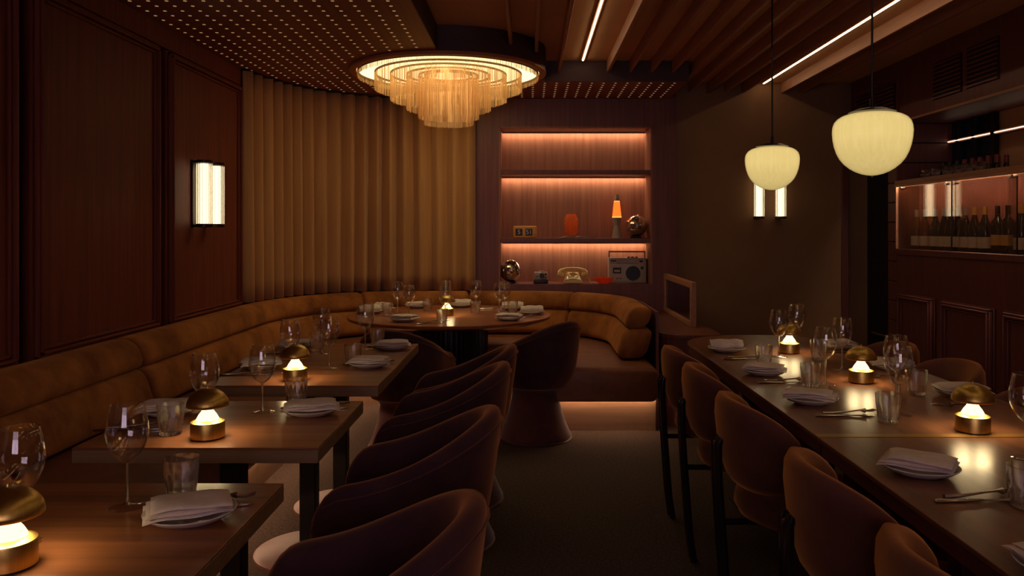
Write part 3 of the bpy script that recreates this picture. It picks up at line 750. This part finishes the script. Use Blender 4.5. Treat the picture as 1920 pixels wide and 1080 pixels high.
T = [(-.765, 1.76, 'ribbed tumbler behind the nearest plate and napkin'), (-1.03, 2.30, 'ribbed tumbler left of the lamp on the second banquette table'),
     (-.78, 2.68, 'ribbed tumbler in front of the third table edge, second banquette table'), (-.77, 3.50, 'ribbed tumbler beside the front plate of the third table'),
     (-1.03, 3.88, 'ribbed tumbler by the banquette on the farthest square table'), (-.762, 4.02, 'ribbed tumbler beside the last plate before the round table chair'), (-1.02, 3.50, 'ribbed tumbler behind the lamp on the third table'),
     (-.735, 5.80, 'tumbler standing alone at the back left of the round table'), (-.375, 5.58, 'tumbler below the lone wine glass right of the round table lamp'), (-.115, 5.60, 'tumbler right of the paired wine glasses on the round table'),
     (-1.08, 5.38, 'tumbler by the heaped napkins at the left of the round table'), (-.97, 5.47, 'tumbler under the left pair of wine glasses on the round table'), (-.55, 5.05, 'tumbler at the front rim of the round table, before the lamp'),
     (1.015, 3.46, 'tumbler at the far left setting of the long table'), (1.055, 3.0, 'tumbler below left of the middle lamp on the long table'), (1.10, 2.45, 'tumbler nearest the camera in the middle of the long table'),
     (1.31, 3.62, 'tumbler between the far and middle lamps of the long table'), (1.385, 2.86, 'tumbler on the bar side behind the large wine glass'), (1.055, 1.70, 'tumbler cut off by the right edge, beside the nearest fork')]
for x, y, lb in T:
    tum.put((x, y, TZ), random.random(), lb, 'ribbed tumblers')

# ------------------------------------------------------------------ plates, napkins, cutlery
def make_plate(lb):
    bm = bmesh.new(); lathe(bm, [(.0001, 0), (.05, 0), (.055, .003), (.075, .010), (.088, .019), (.09, .021), (.088, .0225), (.073, .014), (.055, .008), (.0001, .007)], 48)
    return tag(obj('side_plate', bm, M['white'], None, angle=60), lb, 'plate')
plate = Kind(make_plate)
def make_napkin(seed, roll=False):
    def mk(lb):
        rnd = random.Random(seed); bm = bmesh.new()
        if roll:
            for j, (dx, sc) in enumerate(((0, 1), (.012, .8))):
                rows = []
                for i in range(17):
                    u = -1+2*i/16; r = (.026-.006*abs(u)**3)*sc*(1+.12*math.sin(u*7+seed+j))
                    rows.append([(u*.082+.004*math.sin(5*u), dx+r*1.25*math.cos(2*PI*k/12)+.006*math.sin(3*u), .033+r*.72*math.sin(2*PI*k/12)+j*.012) for k in range(12)])
                vv = grid(bm, rows, False, True); bm.faces.new(vv[0]); bm.faces.new(vv[-1][::-1])
        else:
            for j in range(3):
                hx, hy = .083-.004*j, .062-.003*j; ox, oy = rnd.uniform(-.006, .006), rnd.uniform(-.006, .006); sk = rnd.uniform(-.12, .12)
                top, bot = [], []
                for i in range(13):
                    rt, rb = [], []
                    for k in range(11):
                        u, v = -1+2*i/12, -1+2*k/10
                        ed = max(abs(u), abs(v))
                        z = .0275+.0075*j - .010*max(0, abs(u)-.55)**1.5 - .004*v*v + .0022*math.sin(4*u+seed+j)*math.cos(3*v+j)
                        pinch = .0028*(1-ed**10)
                        x = hx*u+ox; yy = hy*v+oy+sk*hx*u
                        rt.append((x, yy, z+pinch+.0006)); rb.append((x, yy, z-pinch))
                    top.append(rt); bot.append(rb)
                a = grid(bm, top); b = grid(bm, bot, flip=True)
                ring = lambda g_: [g_[0][k] for k in range(11)]+[g_[i][10] for i in range(1, 13)]+[g_[12][k] for k in range(9, -1, -1)]+[g_[i][0] for i in range(11, 0, -1)]
                ra, rb2 = ring(a), ring(b)
                for k in range(len(ra)): bm.faces.new((ra[k], ra[(k+1) % len(ra)], rb2[(k+1) % len(ra)], rb2[k]))
        o = obj('napkin', bm, M['linen'], None, angle=75); return tag(o, lb, 'napkin')
    return Kind(mk)
naps = [make_napkin(1), make_napkin(2), make_napkin(5)]; rolls = [make_napkin(3, True), make_napkin(8, True)]
# x, y, napkin rotation, style, where
PL = [(-.688, 1.625, 25, 0, 'on the nearest banquette table'), (-.695, 2.55, 15, 1, 'on the tub chair side of the second banquette table'), (-1.15, 2.55, 8, 2, 'on the banquette side of the second table'),
      (-.685, 3.43, -5, 0, 'on the tub chair side of the third banquette table'), (-.672, 3.94, 10, 1, 'on the tub chair side of the farthest square table'), (-1.14, 3.40, 20, 2, 'on the banquette side of the third table'), (-1.15, 3.95, 0, 0, 'on the banquette side of the farthest square table'),
      (-.80, 5.13, -18, 1, 'at the front left of the round table'), (-1.12, 5.62, 30, 3, 'at the far left of the round table, front of two heaped napkins'), (-1.06, 5.80, -40, 4, 'at the far left of the round table, rear of two heaped napkins'),
      (-.52, 6.08, 5, 3, 'at the back of the round table behind the lamp'), (-.13, 5.20, -8, 2, 'at the front right of the round table'), (.02, 5.56, 5, 4, 'at the right rim of the round table'), (-.12, 5.86, 0, 3, 'at the back right of the round table'), (-.84, 6.02, 20, 0, 'at the back left of the round table'),
      (.952, 3.86, -5, 3, 'at the far left setting of the long table'), (.955, 3.25, -20, 1, 'at the second left setting of the long table'), (.957, 2.72, -28, 2, 'at the third left setting of the long table, left of the seam'), (.945, 1.935, -35, 0, 'at the nearest full left setting before the table seam'),
      (.925, 1.36, 0, 1, 'cut off at the lower right corner'), (1.53, 3.96, 10, 2, 'at the bar side setting nearest the black doorway'), (1.535, 3.38, -15, 0, 'at the middle bar side setting'), (1.53, 2.83, -10, 1, 'at the bar side setting behind the nearest lamp')]
for k, (x, y, rz, st, where) in enumerate(PL):
    plate.put((x, y, TZ), 0, 'white side plate '+where, 'white side plates')
    kd = naps[st] if st < 3 else rolls[st-3]
    kd.put((x, y, TZ), math.radians(rz), ('rolled' if st > 2 else 'folded')+' white napkin '+where, 'white napkins')
def make_knife(lb):
    t = thing('knife', lb, 'knife')
    bm = bmesh.new()
    rows = [[(x, w_*math.cos(2*PI*k/8), .004+h*math.sin(2*PI*k/8)) for k in range(8)] for x, w_, h in ((-.11, .003, .002), (-.105, .0065, .0038), (-.06, .006, .0036), (-.01, .005, .003), (0, .004, .002))]
    vv = grid(bm, rows, False, True); bm.faces.new(vv[0]); bm.faces.new(vv[-1][::-1]); obj('handle', bm, M['steel'], t)
    bm = bmesh.new(); prism(bm, [(0, -.004), (.02, -.008), (.09, -.008), (.108, -.002), (.11, .005), (.0, .005)], .0025, .004); obj('blade', bm, M['steel'], t)
    return t
def make_fork(lb):
    t = thing('fork', lb, 'fork')
    bm = bmesh.new(); tube(bm, [(-.1, 0, .006), (-.06, 0, .005), (0, 0, .0085), (.035, 0, .0105), (.05, 0, .0085)], [.0055, .004, .0028, .003, .008], 8); obj('handle', bm, M['steel'], t)
    for k in range(4):
        yy = -.009+.006*k
        bm = bmesh.new(); tube(bm, [(.05, yy*.8, .0085), (.068, yy, .007), (.088, yy, .0105)], [.0022, .0018, .0010], 5); obj('tine', bm, M['steel'], t)
    return t
knife, fork = Kind(make_knife), Kind(make_fork)
CT = [(-.705, 1.715, 4, 'beside the plate on the nearest banquette table'), (-.705, 2.64, 4, 'beside the tub chair side plate of the second table'), (-1.165, 2.36, 10, 'on the banquette side of the second table, left of its tumbler'),
      (-.70, 3.50, 4, 'beside the front plate of the third banquette table'), (-.70, 4.02, 4, 'beside the last plate of the farthest square table'), (-1.14, 3.24, 4, 'on the banquette side of the third table'), (-1.14, 3.80, 3, 'on the banquette side of the farthest square table'),
      (-.62, 5.03, 40, 'at the front rim of the round table'), (-.05, 5.36, 10, 'at the right rim of the round table'), (-.27, 5.93, 0, 'at the back right of the round table'),
      (.985, 3.64, 3, 'before the far left plate of the long table'), (.985, 3.08, 3, 'before the second left plate of the long table'), (1.01, 2.535, 3, 'before the third left plate of the long table'), (.985, 1.745, 3, 'before the nearest left plate of the long table'),
      (1.45, 3.20, 185, 'on the bar side behind the large wine glass'), (1.46, 2.69, 188, 'on the bar side behind the nearest lamp'), (1.46, 3.80, 183, 'on the bar side near the black doorway')]
for x, y, rz, where in CT:
    knife.put((x+.012*math.sin(math.radians(rz)), y-.012*math.cos(math.radians(rz)), TZ), math.radians(rz), 'steel table knife '+where, 'steel knives')
    cr_, sr_ = math.cos(math.radians(rz)), math.sin(math.radians(rz))
    fork.put((x+.02*cr_-.022*sr_, y+.02*sr_+.022*cr_, TZ), math.radians(rz+9), 'steel dinner fork '+where, 'steel forks')

# ------------------------------------------------------------------ things in the niche
NY = YB+.16
ZS, ZN = SH2+.02, NZ0
def rbox(w_, d_, h, bev, z0=0, seg=3):
    bm = bmesh.new(); box(bm, -w_/2, w_/2, -d_/2, d_/2, z0, z0+h, bev, seg); return bm
def text_mesh(name, s, size, m, parent, loc, ex=.0008):
    cu_ = bpy.data.curves.new(name, 'FONT'); cu_.body = s; cu_.size = size; cu_.extrude = ex; cu_.align_x = 'CENTER'; cu_.align_y = 'CENTER'
    tmp = bpy.data.objects.new(name+'_tmp', cu_); me = bpy.data.meshes.new_from_object(tmp); bpy.data.objects.remove(tmp)
    me.materials.append(m); o = bpy.data.objects.new(name, me); COL.objects.link(o); o.parent = parent; o.location = loc; o.rotation_euler = (PI/2, 0, 0); return o
t = thing('flip_clock', 'yellow flip clock reading 5 51 on the middle shelf', 'clock', (-.037, NY-.02, ZS))
obj('case', rbox(.212, .1, .108, .012), M['yellowplastic'], t)
for x, s in ((-.052, '5'), (.036, '51')):
    bm = bmesh.new(); box(bm, x-.031, x+.031, -.053, -.049, .022, .084, .002); wd = obj('flap', bm, M['ink'], t)
    text_mesh('digits', s, .054, M['digit'], wd, (x, -.0535, .053))
bm = bmesh.new(); box(bm, .082, .094, -.053, -.049, .03, .034); obj('maker_plate', bm, M['ink'], t)
t = thing('open_book', 'open book lying flat on the middle shelf under the amber vase', 'book', (.415, NY-.02, ZS), .1)
for s in (-1, 1):
    rows = [[(s*(.004+.15*i/10), -.1+.2*k, .004+.018*math.sin(PI*min(1, .15+i/10))*.9) for k in (0, 1)] for i in range(11)]
    bm = bmesh.new(); grid(bm, rows); grid(bm, [[(s*(.004+.15*i/10), -.1+.2*k, .002) for k in (0, 1)] for i in range(11)])
    for k in (0, 1):
        grid(bm, [[rows[i][k], (rows[i][k][0], rows[i][k][1], .002)] for i in range(11)])
    obj('page_block', bm, M['paper'], t)
obj('cover', B((-.17, .17, -.105, .105, 0, .0018)), M['bar'], t)
bm = bmesh.new()
rows = []; nA = 96
prof = [(.035, .0005), (.045, .004), (.048, .02)] + [(.052, .02+.0075*i) for i in range(1, 18)] + [(.050, .165), (.047, .182), (.038, .192), (.034, .19), (.043, .175), (.045, .02), (.0001, .012)]
lathe(bm, prof, nA, fr=lambda a, i: 1+(.20*max(0, math.cos(6*a*2+(PI if (i//3) % 2 else 0)))*(1 if 3 <= i <= 19 and i % 3 else .15) if 2 < i < 20 else 0))
o = obj('hobnail_vase', bm, M['amber'], None, loc=(.375, NY-.02, ZS+.021)); tag(o, 'amber hobnail glass vase standing on the open book', 'vase')
t = thing('lava_lamp', 'glowing orange lava lamp with silver base on the middle shelf', 'lamp', (.782, NY-.01, ZS))
bm = bmesh.new(); lathe(bm, [(.0001, 0), (.046, 0), (.046, .006), (.024, .105), (.024, .112), (.044, .178), (.042, .182), (.0001, .18)], 32); obj('base', bm, M['silver'], t)
bm = bmesh.new(); lathe(bm, [(.040, .182), (.041, .186), (.026, .325), (.024, .33), (.0001, .33)], 32); gl = obj('globe', bm, M['lava'], t)
bm = bmesh.new(); lathe(bm, [(.0415, .182), (.0418, .188), (.0412, .194)], 32); lathe(bm, [(.0265, .322), (.0268, .328), (.024, .332)], 32); obj('bright_rim', bm, M['lavarim'], gl)
bm = bmesh.new(); lathe(bm, [(.0245, .331), (.024, .335), (.017, .385), (.014, .39), (.0001, .391)], 24); obj('cap', bm, M['silver'], t)
def disco(x, z, lb):
    t = thing('mirror_ball', lb, 'mirror ball', (x, NY, z))
    bm = bmesh.new(); lathe(bm, [(.0001, 0), (.05, 0), (.05, .012), (.03, .014), (.0001, .014)], 24); obj('stand', bm, M['black'], t)
    bm = bmesh.new(); bmesh.ops.create_uvsphere(bm, u_segments=36, v_segments=18, radius=.098)
    r = bmesh.ops.inset_individual(bm, faces=bm.faces, thickness=.0009, depth=.0006)
    rn = random.Random(3)
    bmesh.ops.translate(bm, verts=bm.verts, vec=(0, 0, .110))
    obj('ball', bm, M['chrome'], t, smooth=False).rotation_euler = (.0, 0, .2)
disco(.955, ZS, 'mirror ball on the middle shelf right of the lava lamp')
disco(-.165, ZN, 'mirror ball at the left end of the bottom shelf')
t = thing('instant_camera', 'grey and black instant camera on the bottom shelf', 'camera', (.105, NY-.04, ZN))
obj('base', rbox(.125, .11, .035, .006), M['ink'], t)
bm = bmesh.new(); box(bm, -.058, .058, -.04, .05, .034, .10, .006, 2); obj('front_body', bm, M['greyplastic'], t)
bm = bmesh.new(); lathe(bm, [(.0001, 0), (.022, 0), (.022, .014), (.016, .016), (.0001, .012)], 24); o = obj('lens', bm, M['ink'], t); o.location = (.008, -.04, .07); o.rotation_euler = (PI/2, 0, 0)
bm = bmesh.new(); box(bm, .032, .05, -.044, -.039, .074, .09); box(bm, -.04, -.026, -.044, -.039, .06, .068); box(bm, .036, .05, -.044, -.039, .05, .06); obj('flash', bm, M['ink'], t)
bm = bmesh.new(); box(bm, -.015, .022, -.02, .03, .10, .112, .003); obj('viewfinder', bm, M['greyplastic'], t)
t = thing('telephone', 'cream rotary telephone on the bottom shelf', 'telephone', (.39, NY-.03, ZN))
rows = [[(sx*hx, y0, z) for sx in (-1, 1)] for (y0, z, hx) in ((-.09, .004, .078),)]
bm = bmesh.new(); prism(bm, [(-.078, -.095), (.078, -.095), (.078, .09), (-.078, .09)], .004, .035)
top = [bm.verts.new(p) for p in ((-.066, -.085, .04), (.066, -.085, .04), (.052, .05, .098), (-.052, .05, .098), (-.07, .085, .04), (.07, .085, .04))]
for f in ((0, 1, 2, 3), (3, 2, 5, 4), (0, 3, 4), (1, 5, 2)): bm.faces.new([top[i] for i in f])
bmesh.ops.bevel(bm, geom=list(bm.edges), offset=.006, segments=2, affect='EDGES')
obj('body', bm, M['cream'], t, angle=60)
bm = bmesh.new(); pts = [(-.118, 0, .088), (-.10, 0, .108), (-.06, 0, .126), (0, 0, .131), (.06, 0, .126), (.10, 0, .108), (.118, 0, .088)]; tube(bm, pts, [.024, .022, .013, .012, .013, .022, .024], 14)
for s in (-1, 1): lathe(bm, [(.0001, .055), (.022, .055), (.029, .066), (.03, .085), (.02, .1), (.0001, .106)], 20, (s*.108, 0, 0))
obj('handset', bm, M['cream'], t, angle=60).location = (0, .035, 0)
bm = bmesh.new(); lathe(bm, [(.030, 0), (.046, 0), (.046, .006), (.030, .006), (.030, 0)], 32); o = obj('dial', bm, M['cream'], t); o.location = (0, -.028, .072); o.rotation_euler = (math.radians(22), 0, 0)
for k in range(10):
    a = 2*PI*k/12; bm = bmesh.new(); lathe(bm, [(.0001, .004), (.0055, .004), (.0055, .0075), (.0001, .0075)], 10, (.038*math.cos(a), .038*math.sin(a), 0)); obj('finger_hole', bm, M['ink'], o)
bm = bmesh.new(); tube(bm, [(.118+.02*i/10+.006*math.cos(i*2.2), .03-.08*i/40+.006*math.sin(i*2.2), max(.006, .085-.0042*i)) for i in range(20)]+[(.148, -.03, .005), (.158, -.05, .005), (.15, -.07, .005)], .004, 6); obj('cord', bm, M['cream'], t)
bm = bmesh.new()
lathe(bm, [(.0001, 0), (.04, 0), (.05, .006), (.07, .03), (.085, .05), (.082, .054), (.06, .03), (.04, .012), (.0001, .010)], 48, fr=lambda a, i: 1+(.10*math.sin(8*a) if 3 <= i <= 5 else 0))
lathe(bm, [(.0001, .01), (.02, .012), (.024, .03), (.012, .05), (.009, .066), (.0001, .075)], 12)
o = obj('glass_dish', bm, M['orangeglass'], None, loc=(.66, NY-.088, ZN)); tag(o, 'orange red ruffled glass dish before the radio', 'dish')
t = thing('boombox', 'silver portable cassette radio on the bottom shelf', 'radio', (.88, NY+.055, ZN))
obj('case', rbox(.335, .11, .225, .006), M['silver'], t)
bm = bmesh.new(); box(bm, -.16, .15, -.058, -.054, .168, .212, .002); pn = obj('tuner_panel', bm, M['greyplastic'], t)
bm = bmesh.new(); box(bm, -.15, -.105, -.060, -.0575, .192, .202); box(bm, .105, .135, -.060, -.0575, .185, .203); box(bm, -.1, .09, -.060, -.0575, .176, .179); obj('tuner_marks', bm, M['ink'], pn)
bm = bmesh.new(); lathe(bm, [(.0001, 0), (.062, 0), (.066, .002), (.066, .005), (.0001, .005)], 40); o = obj('speaker', bm, M['ink'], t); o.location = (.048, -.054, .086); o.rotation_euler = (PI/2, 0, 0)
bm = bmesh.new(); lathe(bm, [(.066, 0), (.071, 0), (.071, .006), (.066, .006), (.066, 0)], 40); obj('speaker_rim', bm, M['silver'], o)
bm = bmesh.new(); lathe(bm, [(.0001, 0), (.014, 0), (.013, .012), (.0001, .012)], 20); o = obj('knob', bm, M['ink'], t); o.location = (.128, -.054, .135); o.rotation_euler = (PI/2, 0, 0)
bm = bmesh.new(); box(bm, -.152, -.035, -.058, -.054, .02, .158, .002); cd = obj('cassette_door', bm, M['greyplastic'], t)
bm = bmesh.new(); box(bm, -.132, -.058, -.060, -.0575, .085, .138); obj('cassette_window', bm, M['ink'], cd)
bm = bmesh.new(); box(bm, -.12, -.07, -.0615, -.0595, .098, .118); obj('cassette', bm, M['greyplastic'], cd)
bm = bmesh.new(); box(bm, -.10, -.085, -.060, -.0575, .034, .046); box(bm, -.07, -.055, -.060, -.0575, .034, .046); obj('light_button', bm, M['capred'], cd)
for k in range(3):
    bm = bmesh.new(); box(bm, .0+.035*k, .022+.035*k, -.04, -.01, .224, .236, .002); obj('key', bm, M['ink'], t)
bm = bmesh.new()
for a, b in (((-.158, .158, -.01, .01, .272, .284)), ((-.166, -.156, -.01, .01, .2, .284))), : pass
box(bm, -.166, .166, -.008, .008, .272, .284, .003); box(bm, -.166, -.156, -.008, .008, .19, .274, .003); box(bm, .156, .166, -.008, .008, .19, .274, .003)
obj('carry_handle', bm, M['ink'], t)
bm = bmesh.new(); box(bm, .167, .178, -.05, .05, .01, .215, .003); lathe(bm, [(.0001, 0), (.016, 0), (.016, .012), (.0001, .012)], 16, (.176, 0, .16)); obj('side_panel', bm, M['ink'], t)

# ------------------------------------------------------------------ bar display cabinet and bottles
t = thing('display_cabinet', 'glass fronted wine display cabinet with timber rails on the bar wall', 'cabinet', (0, 0, 0))
CY0, CY1 = 3.6, 6.222
obj('top_shelf', B((XR-.02, 3.05, CY0, CY1, 1.675, 1.705), bev=.003), M['slat'], t)
obj('bottom_shelf', B((XR-.012, 3.29, CY0, CY1, 1.136, 1.18), bev=.003), M['bar'], t)
bm = bmesh.new(); box(bm, 3.035, 3.05, CY0, CY1, 1.18, 1.675); bk = obj('back_panel', bm, M['wall'], t)
bm0 = bmesh.new(); tube(bm0, [(3.033, 0, 1.182), (3.033, 0, 1.673)], .006, 6); rd = obj('reed', bm0, M['wall'], bk); rd.location = (0, CY1-.01, 0)
k = 1
while CY1-.01-.0125*k > 4.5:
    c = rd.copy(); COL.objects.link(c); c.location = (0, CY1-.01-.0125*k, 0); k += 1
obj('front_lip', B((XR-.02, XR-.012, CY0, CY1, 1.655, 1.6745)), M['slat'], t)
obj('led_strip', B((XR-.009, XR-.003, CY0, CY1-.02, 1.670, 1.6745)), M['led_cab'], t)
obj('end_strip', B((XR-.012, XR+.006, CY1-.014, CY1, 1.181, 1.674)), M['slat'], t)
obj('end_panel', B((XR+.007, 3.034, CY1-.012, CY1, 1.181, 1.674)), M['wallback'], t)
for x, a, b in ((XR+.002, 5.42, 6.20), (XR+.018, 4.72, 5.46), (XR+.002, 3.95, 4.78)):
    p_ = obj('glass_pane', B((x, x+.006, a, b, 1.182, 1.672)), M['pane'], t)
    bm = bmesh.new(); box(bm, x-.001, x+.007, a, a+.006, 1.182, 1.672); obj('pane_edge', bm, M['black'], p_)
    for yy in (a+.06, b-.06):
        bm = bmesh.new(); tube(bm, [(x-.012, yy, 1.645), (x+.02, yy, 1.645)], .012, 12); obj('roller', bm, M['steel'], p_)
def make_bottle(kind, body, lab, cap):
    def mk(lb):
        t = thing('wine_bottle', lb, 'bottle')
        if kind == 0:   # sloped shoulders
            pr = [(.0001, .002), (.036, .0), (.041, .006), (.041, .15), (.036, .175), (.024, .205), (.0155, .235), (.0145, .295), (.0001, .297)]
        else:           # high shoulders
            pr = [(.0001, .002), (.034, .0), (.0378, .006), (.0378, .185), (.033, .205), (.0175, .225), (.0145, .24), (.0145, .295), (.0001, .297)]
        bm = bmesh.new(); lathe(bm, pr, 24); obj('glass_body', bm, body, t, angle=60)
        r = pr[2][0]+.0006
        bm = bmesh.new(); lathe(bm, [(r, .028 if kind == 0 else .05), (r, .10 if kind == 0 else .115)], 24); obj('paper_label', bm, lab, t)
        bm = bmesh.new(); lathe(bm, [(.0158, .245), (.0156, .298), (.0001, .2985)], 20); obj('capsule', bm, cap, t)
        return t
    return Kind(mk)
bk_ = [make_bottle(0, M['amberbottle'], M['label'], M['capgrey']), make_bottle(0, M['bottle'], M['label'], M['capgrey']), make_bottle(0, M['bottle'], M['label'], M['capgold']), make_bottle(1, M['bottle'], M['ylabel'], M['capblack']), make_bottle(0, M['bottle'], M['label'], M['capblack'])]
BT = [(6.09, 0, 'amber bottle with small cream label, first at the doorway end of the cabinet'), (5.97, 0, 'second amber bottle with cream label from the doorway end of the cabinet'), (5.81, 1, 'dark bottle with wide cream label, third from the doorway end of the cabinet'),
      (5.69, 1, 'dark bottle with cream label, fourth from the doorway end of the cabinet'), (5.60, 4, 'black capped bottle behind the first glass pane edge in the cabinet'), (5.51, 1, 'grey capped dark bottle just right of the first pane edge'),
      (5.41, 1, 'grey capped dark bottle left of the gold capped pair in the cabinet'), (5.30, 2, 'gold capped bottle, left one of the gold capped pair'), (5.18, 2, 'gold capped bottle, right one of the gold capped pair'),
      (5.04, 3, 'black capped bottle with yellow label, left one of two'), (4.93, 3, 'black capped bottle with yellow label, right one of two'), (4.80, 2, 'gold capped bottle with cream label nearest the right frame edge'), (4.68, 2, 'gold capped bottle with cream label at the right frame edge')]
for y, k, lb in BT:
    bk_[k].put((2.952, y, 1.18), 0, lb, 'bottles in the display cabinet')
# second row of bottles behind the cabinet, standing on the bar back
t = thing('back_shelf', 'low shelf behind the display cabinet carrying a row of bottles', 'shelf', (0, 0, 0))
obj('board', B((3.06, 3.245, 3.9, 6.21, 1.50, 1.53)), M['bar'], t)
obj('support', B((3.06, 3.245, 3.9, 3.93, 1.181, 1.499), (3.06, 3.245, 6.18, 6.21, 1.181, 1.499), (3.06, 3.245, 5.0, 5.03, 1.181, 1.499)), M['bar'], t)
redb, drkb = make_bottle(0, M['bottle'], M['label'], M['capred']), make_bottle(0, M['bottle'], M['label'], M['capblack'])
ORD = ('first', 'second', 'third', 'fourth', 'fifth', 'sixth', 'seventh', 'eighth')
for i in range(16):
    y = 5.36+.052*i if i < 0 else 5.30+.056*i
    yy = 5.31+.098*(i//2); xx = 3.105 if i % 2 == 0 else 3.195
    lb = 'bottle, %s in the %s row above the cabinet, counted from the beige wall' % (ORD[i//2], 'front' if i % 2 == 0 else 'rear')
    (redb if i < 10 else drkb).put((xx, yy+(.045 if i % 2 else 0), 1.53), 0, ('red capped ' if i < 10 else 'black capped ')+lb, 'bottles above the display cabinet')
def make_cut(lb):
    bm = bmesh.new(); lathe(bm, [(.0001, 0), (.022, 0), (.036, .03), (.036, .045), (.028, .062), (.026, .061), (.033, .044), (.033, .03), (.02, .006), (.0001, .006)], 8)
    return tag(obj('cut_glass', bm, M['tumbler'], None, smooth=False), lb, 'glass')
cut = Kind(make_cut)
for ci, px in enumerate((1735, 1753, 1777, 1796, 1815, 1838)):
    y = 2.90*1500/(px-992)
    cut.put((2.90, y, 1.705), .2, ORD[ci]+' faceted cut glass on the display cabinet, counted from the doorway', 'cut glasses on the display cabinet')
t = thing('bar_light_line', 'thin glowing light line along the wall above the bottles', 'light', (3.29, 0, 2.008))
obj('channel', B((-.03, -.001, 3.4, 6.22, -.012, .012)), M['slat'], t)
obj('diffuser', B((-.036, -.03, 3.4, 6.22, -.0028, .0028)), M['led_bar'], t)
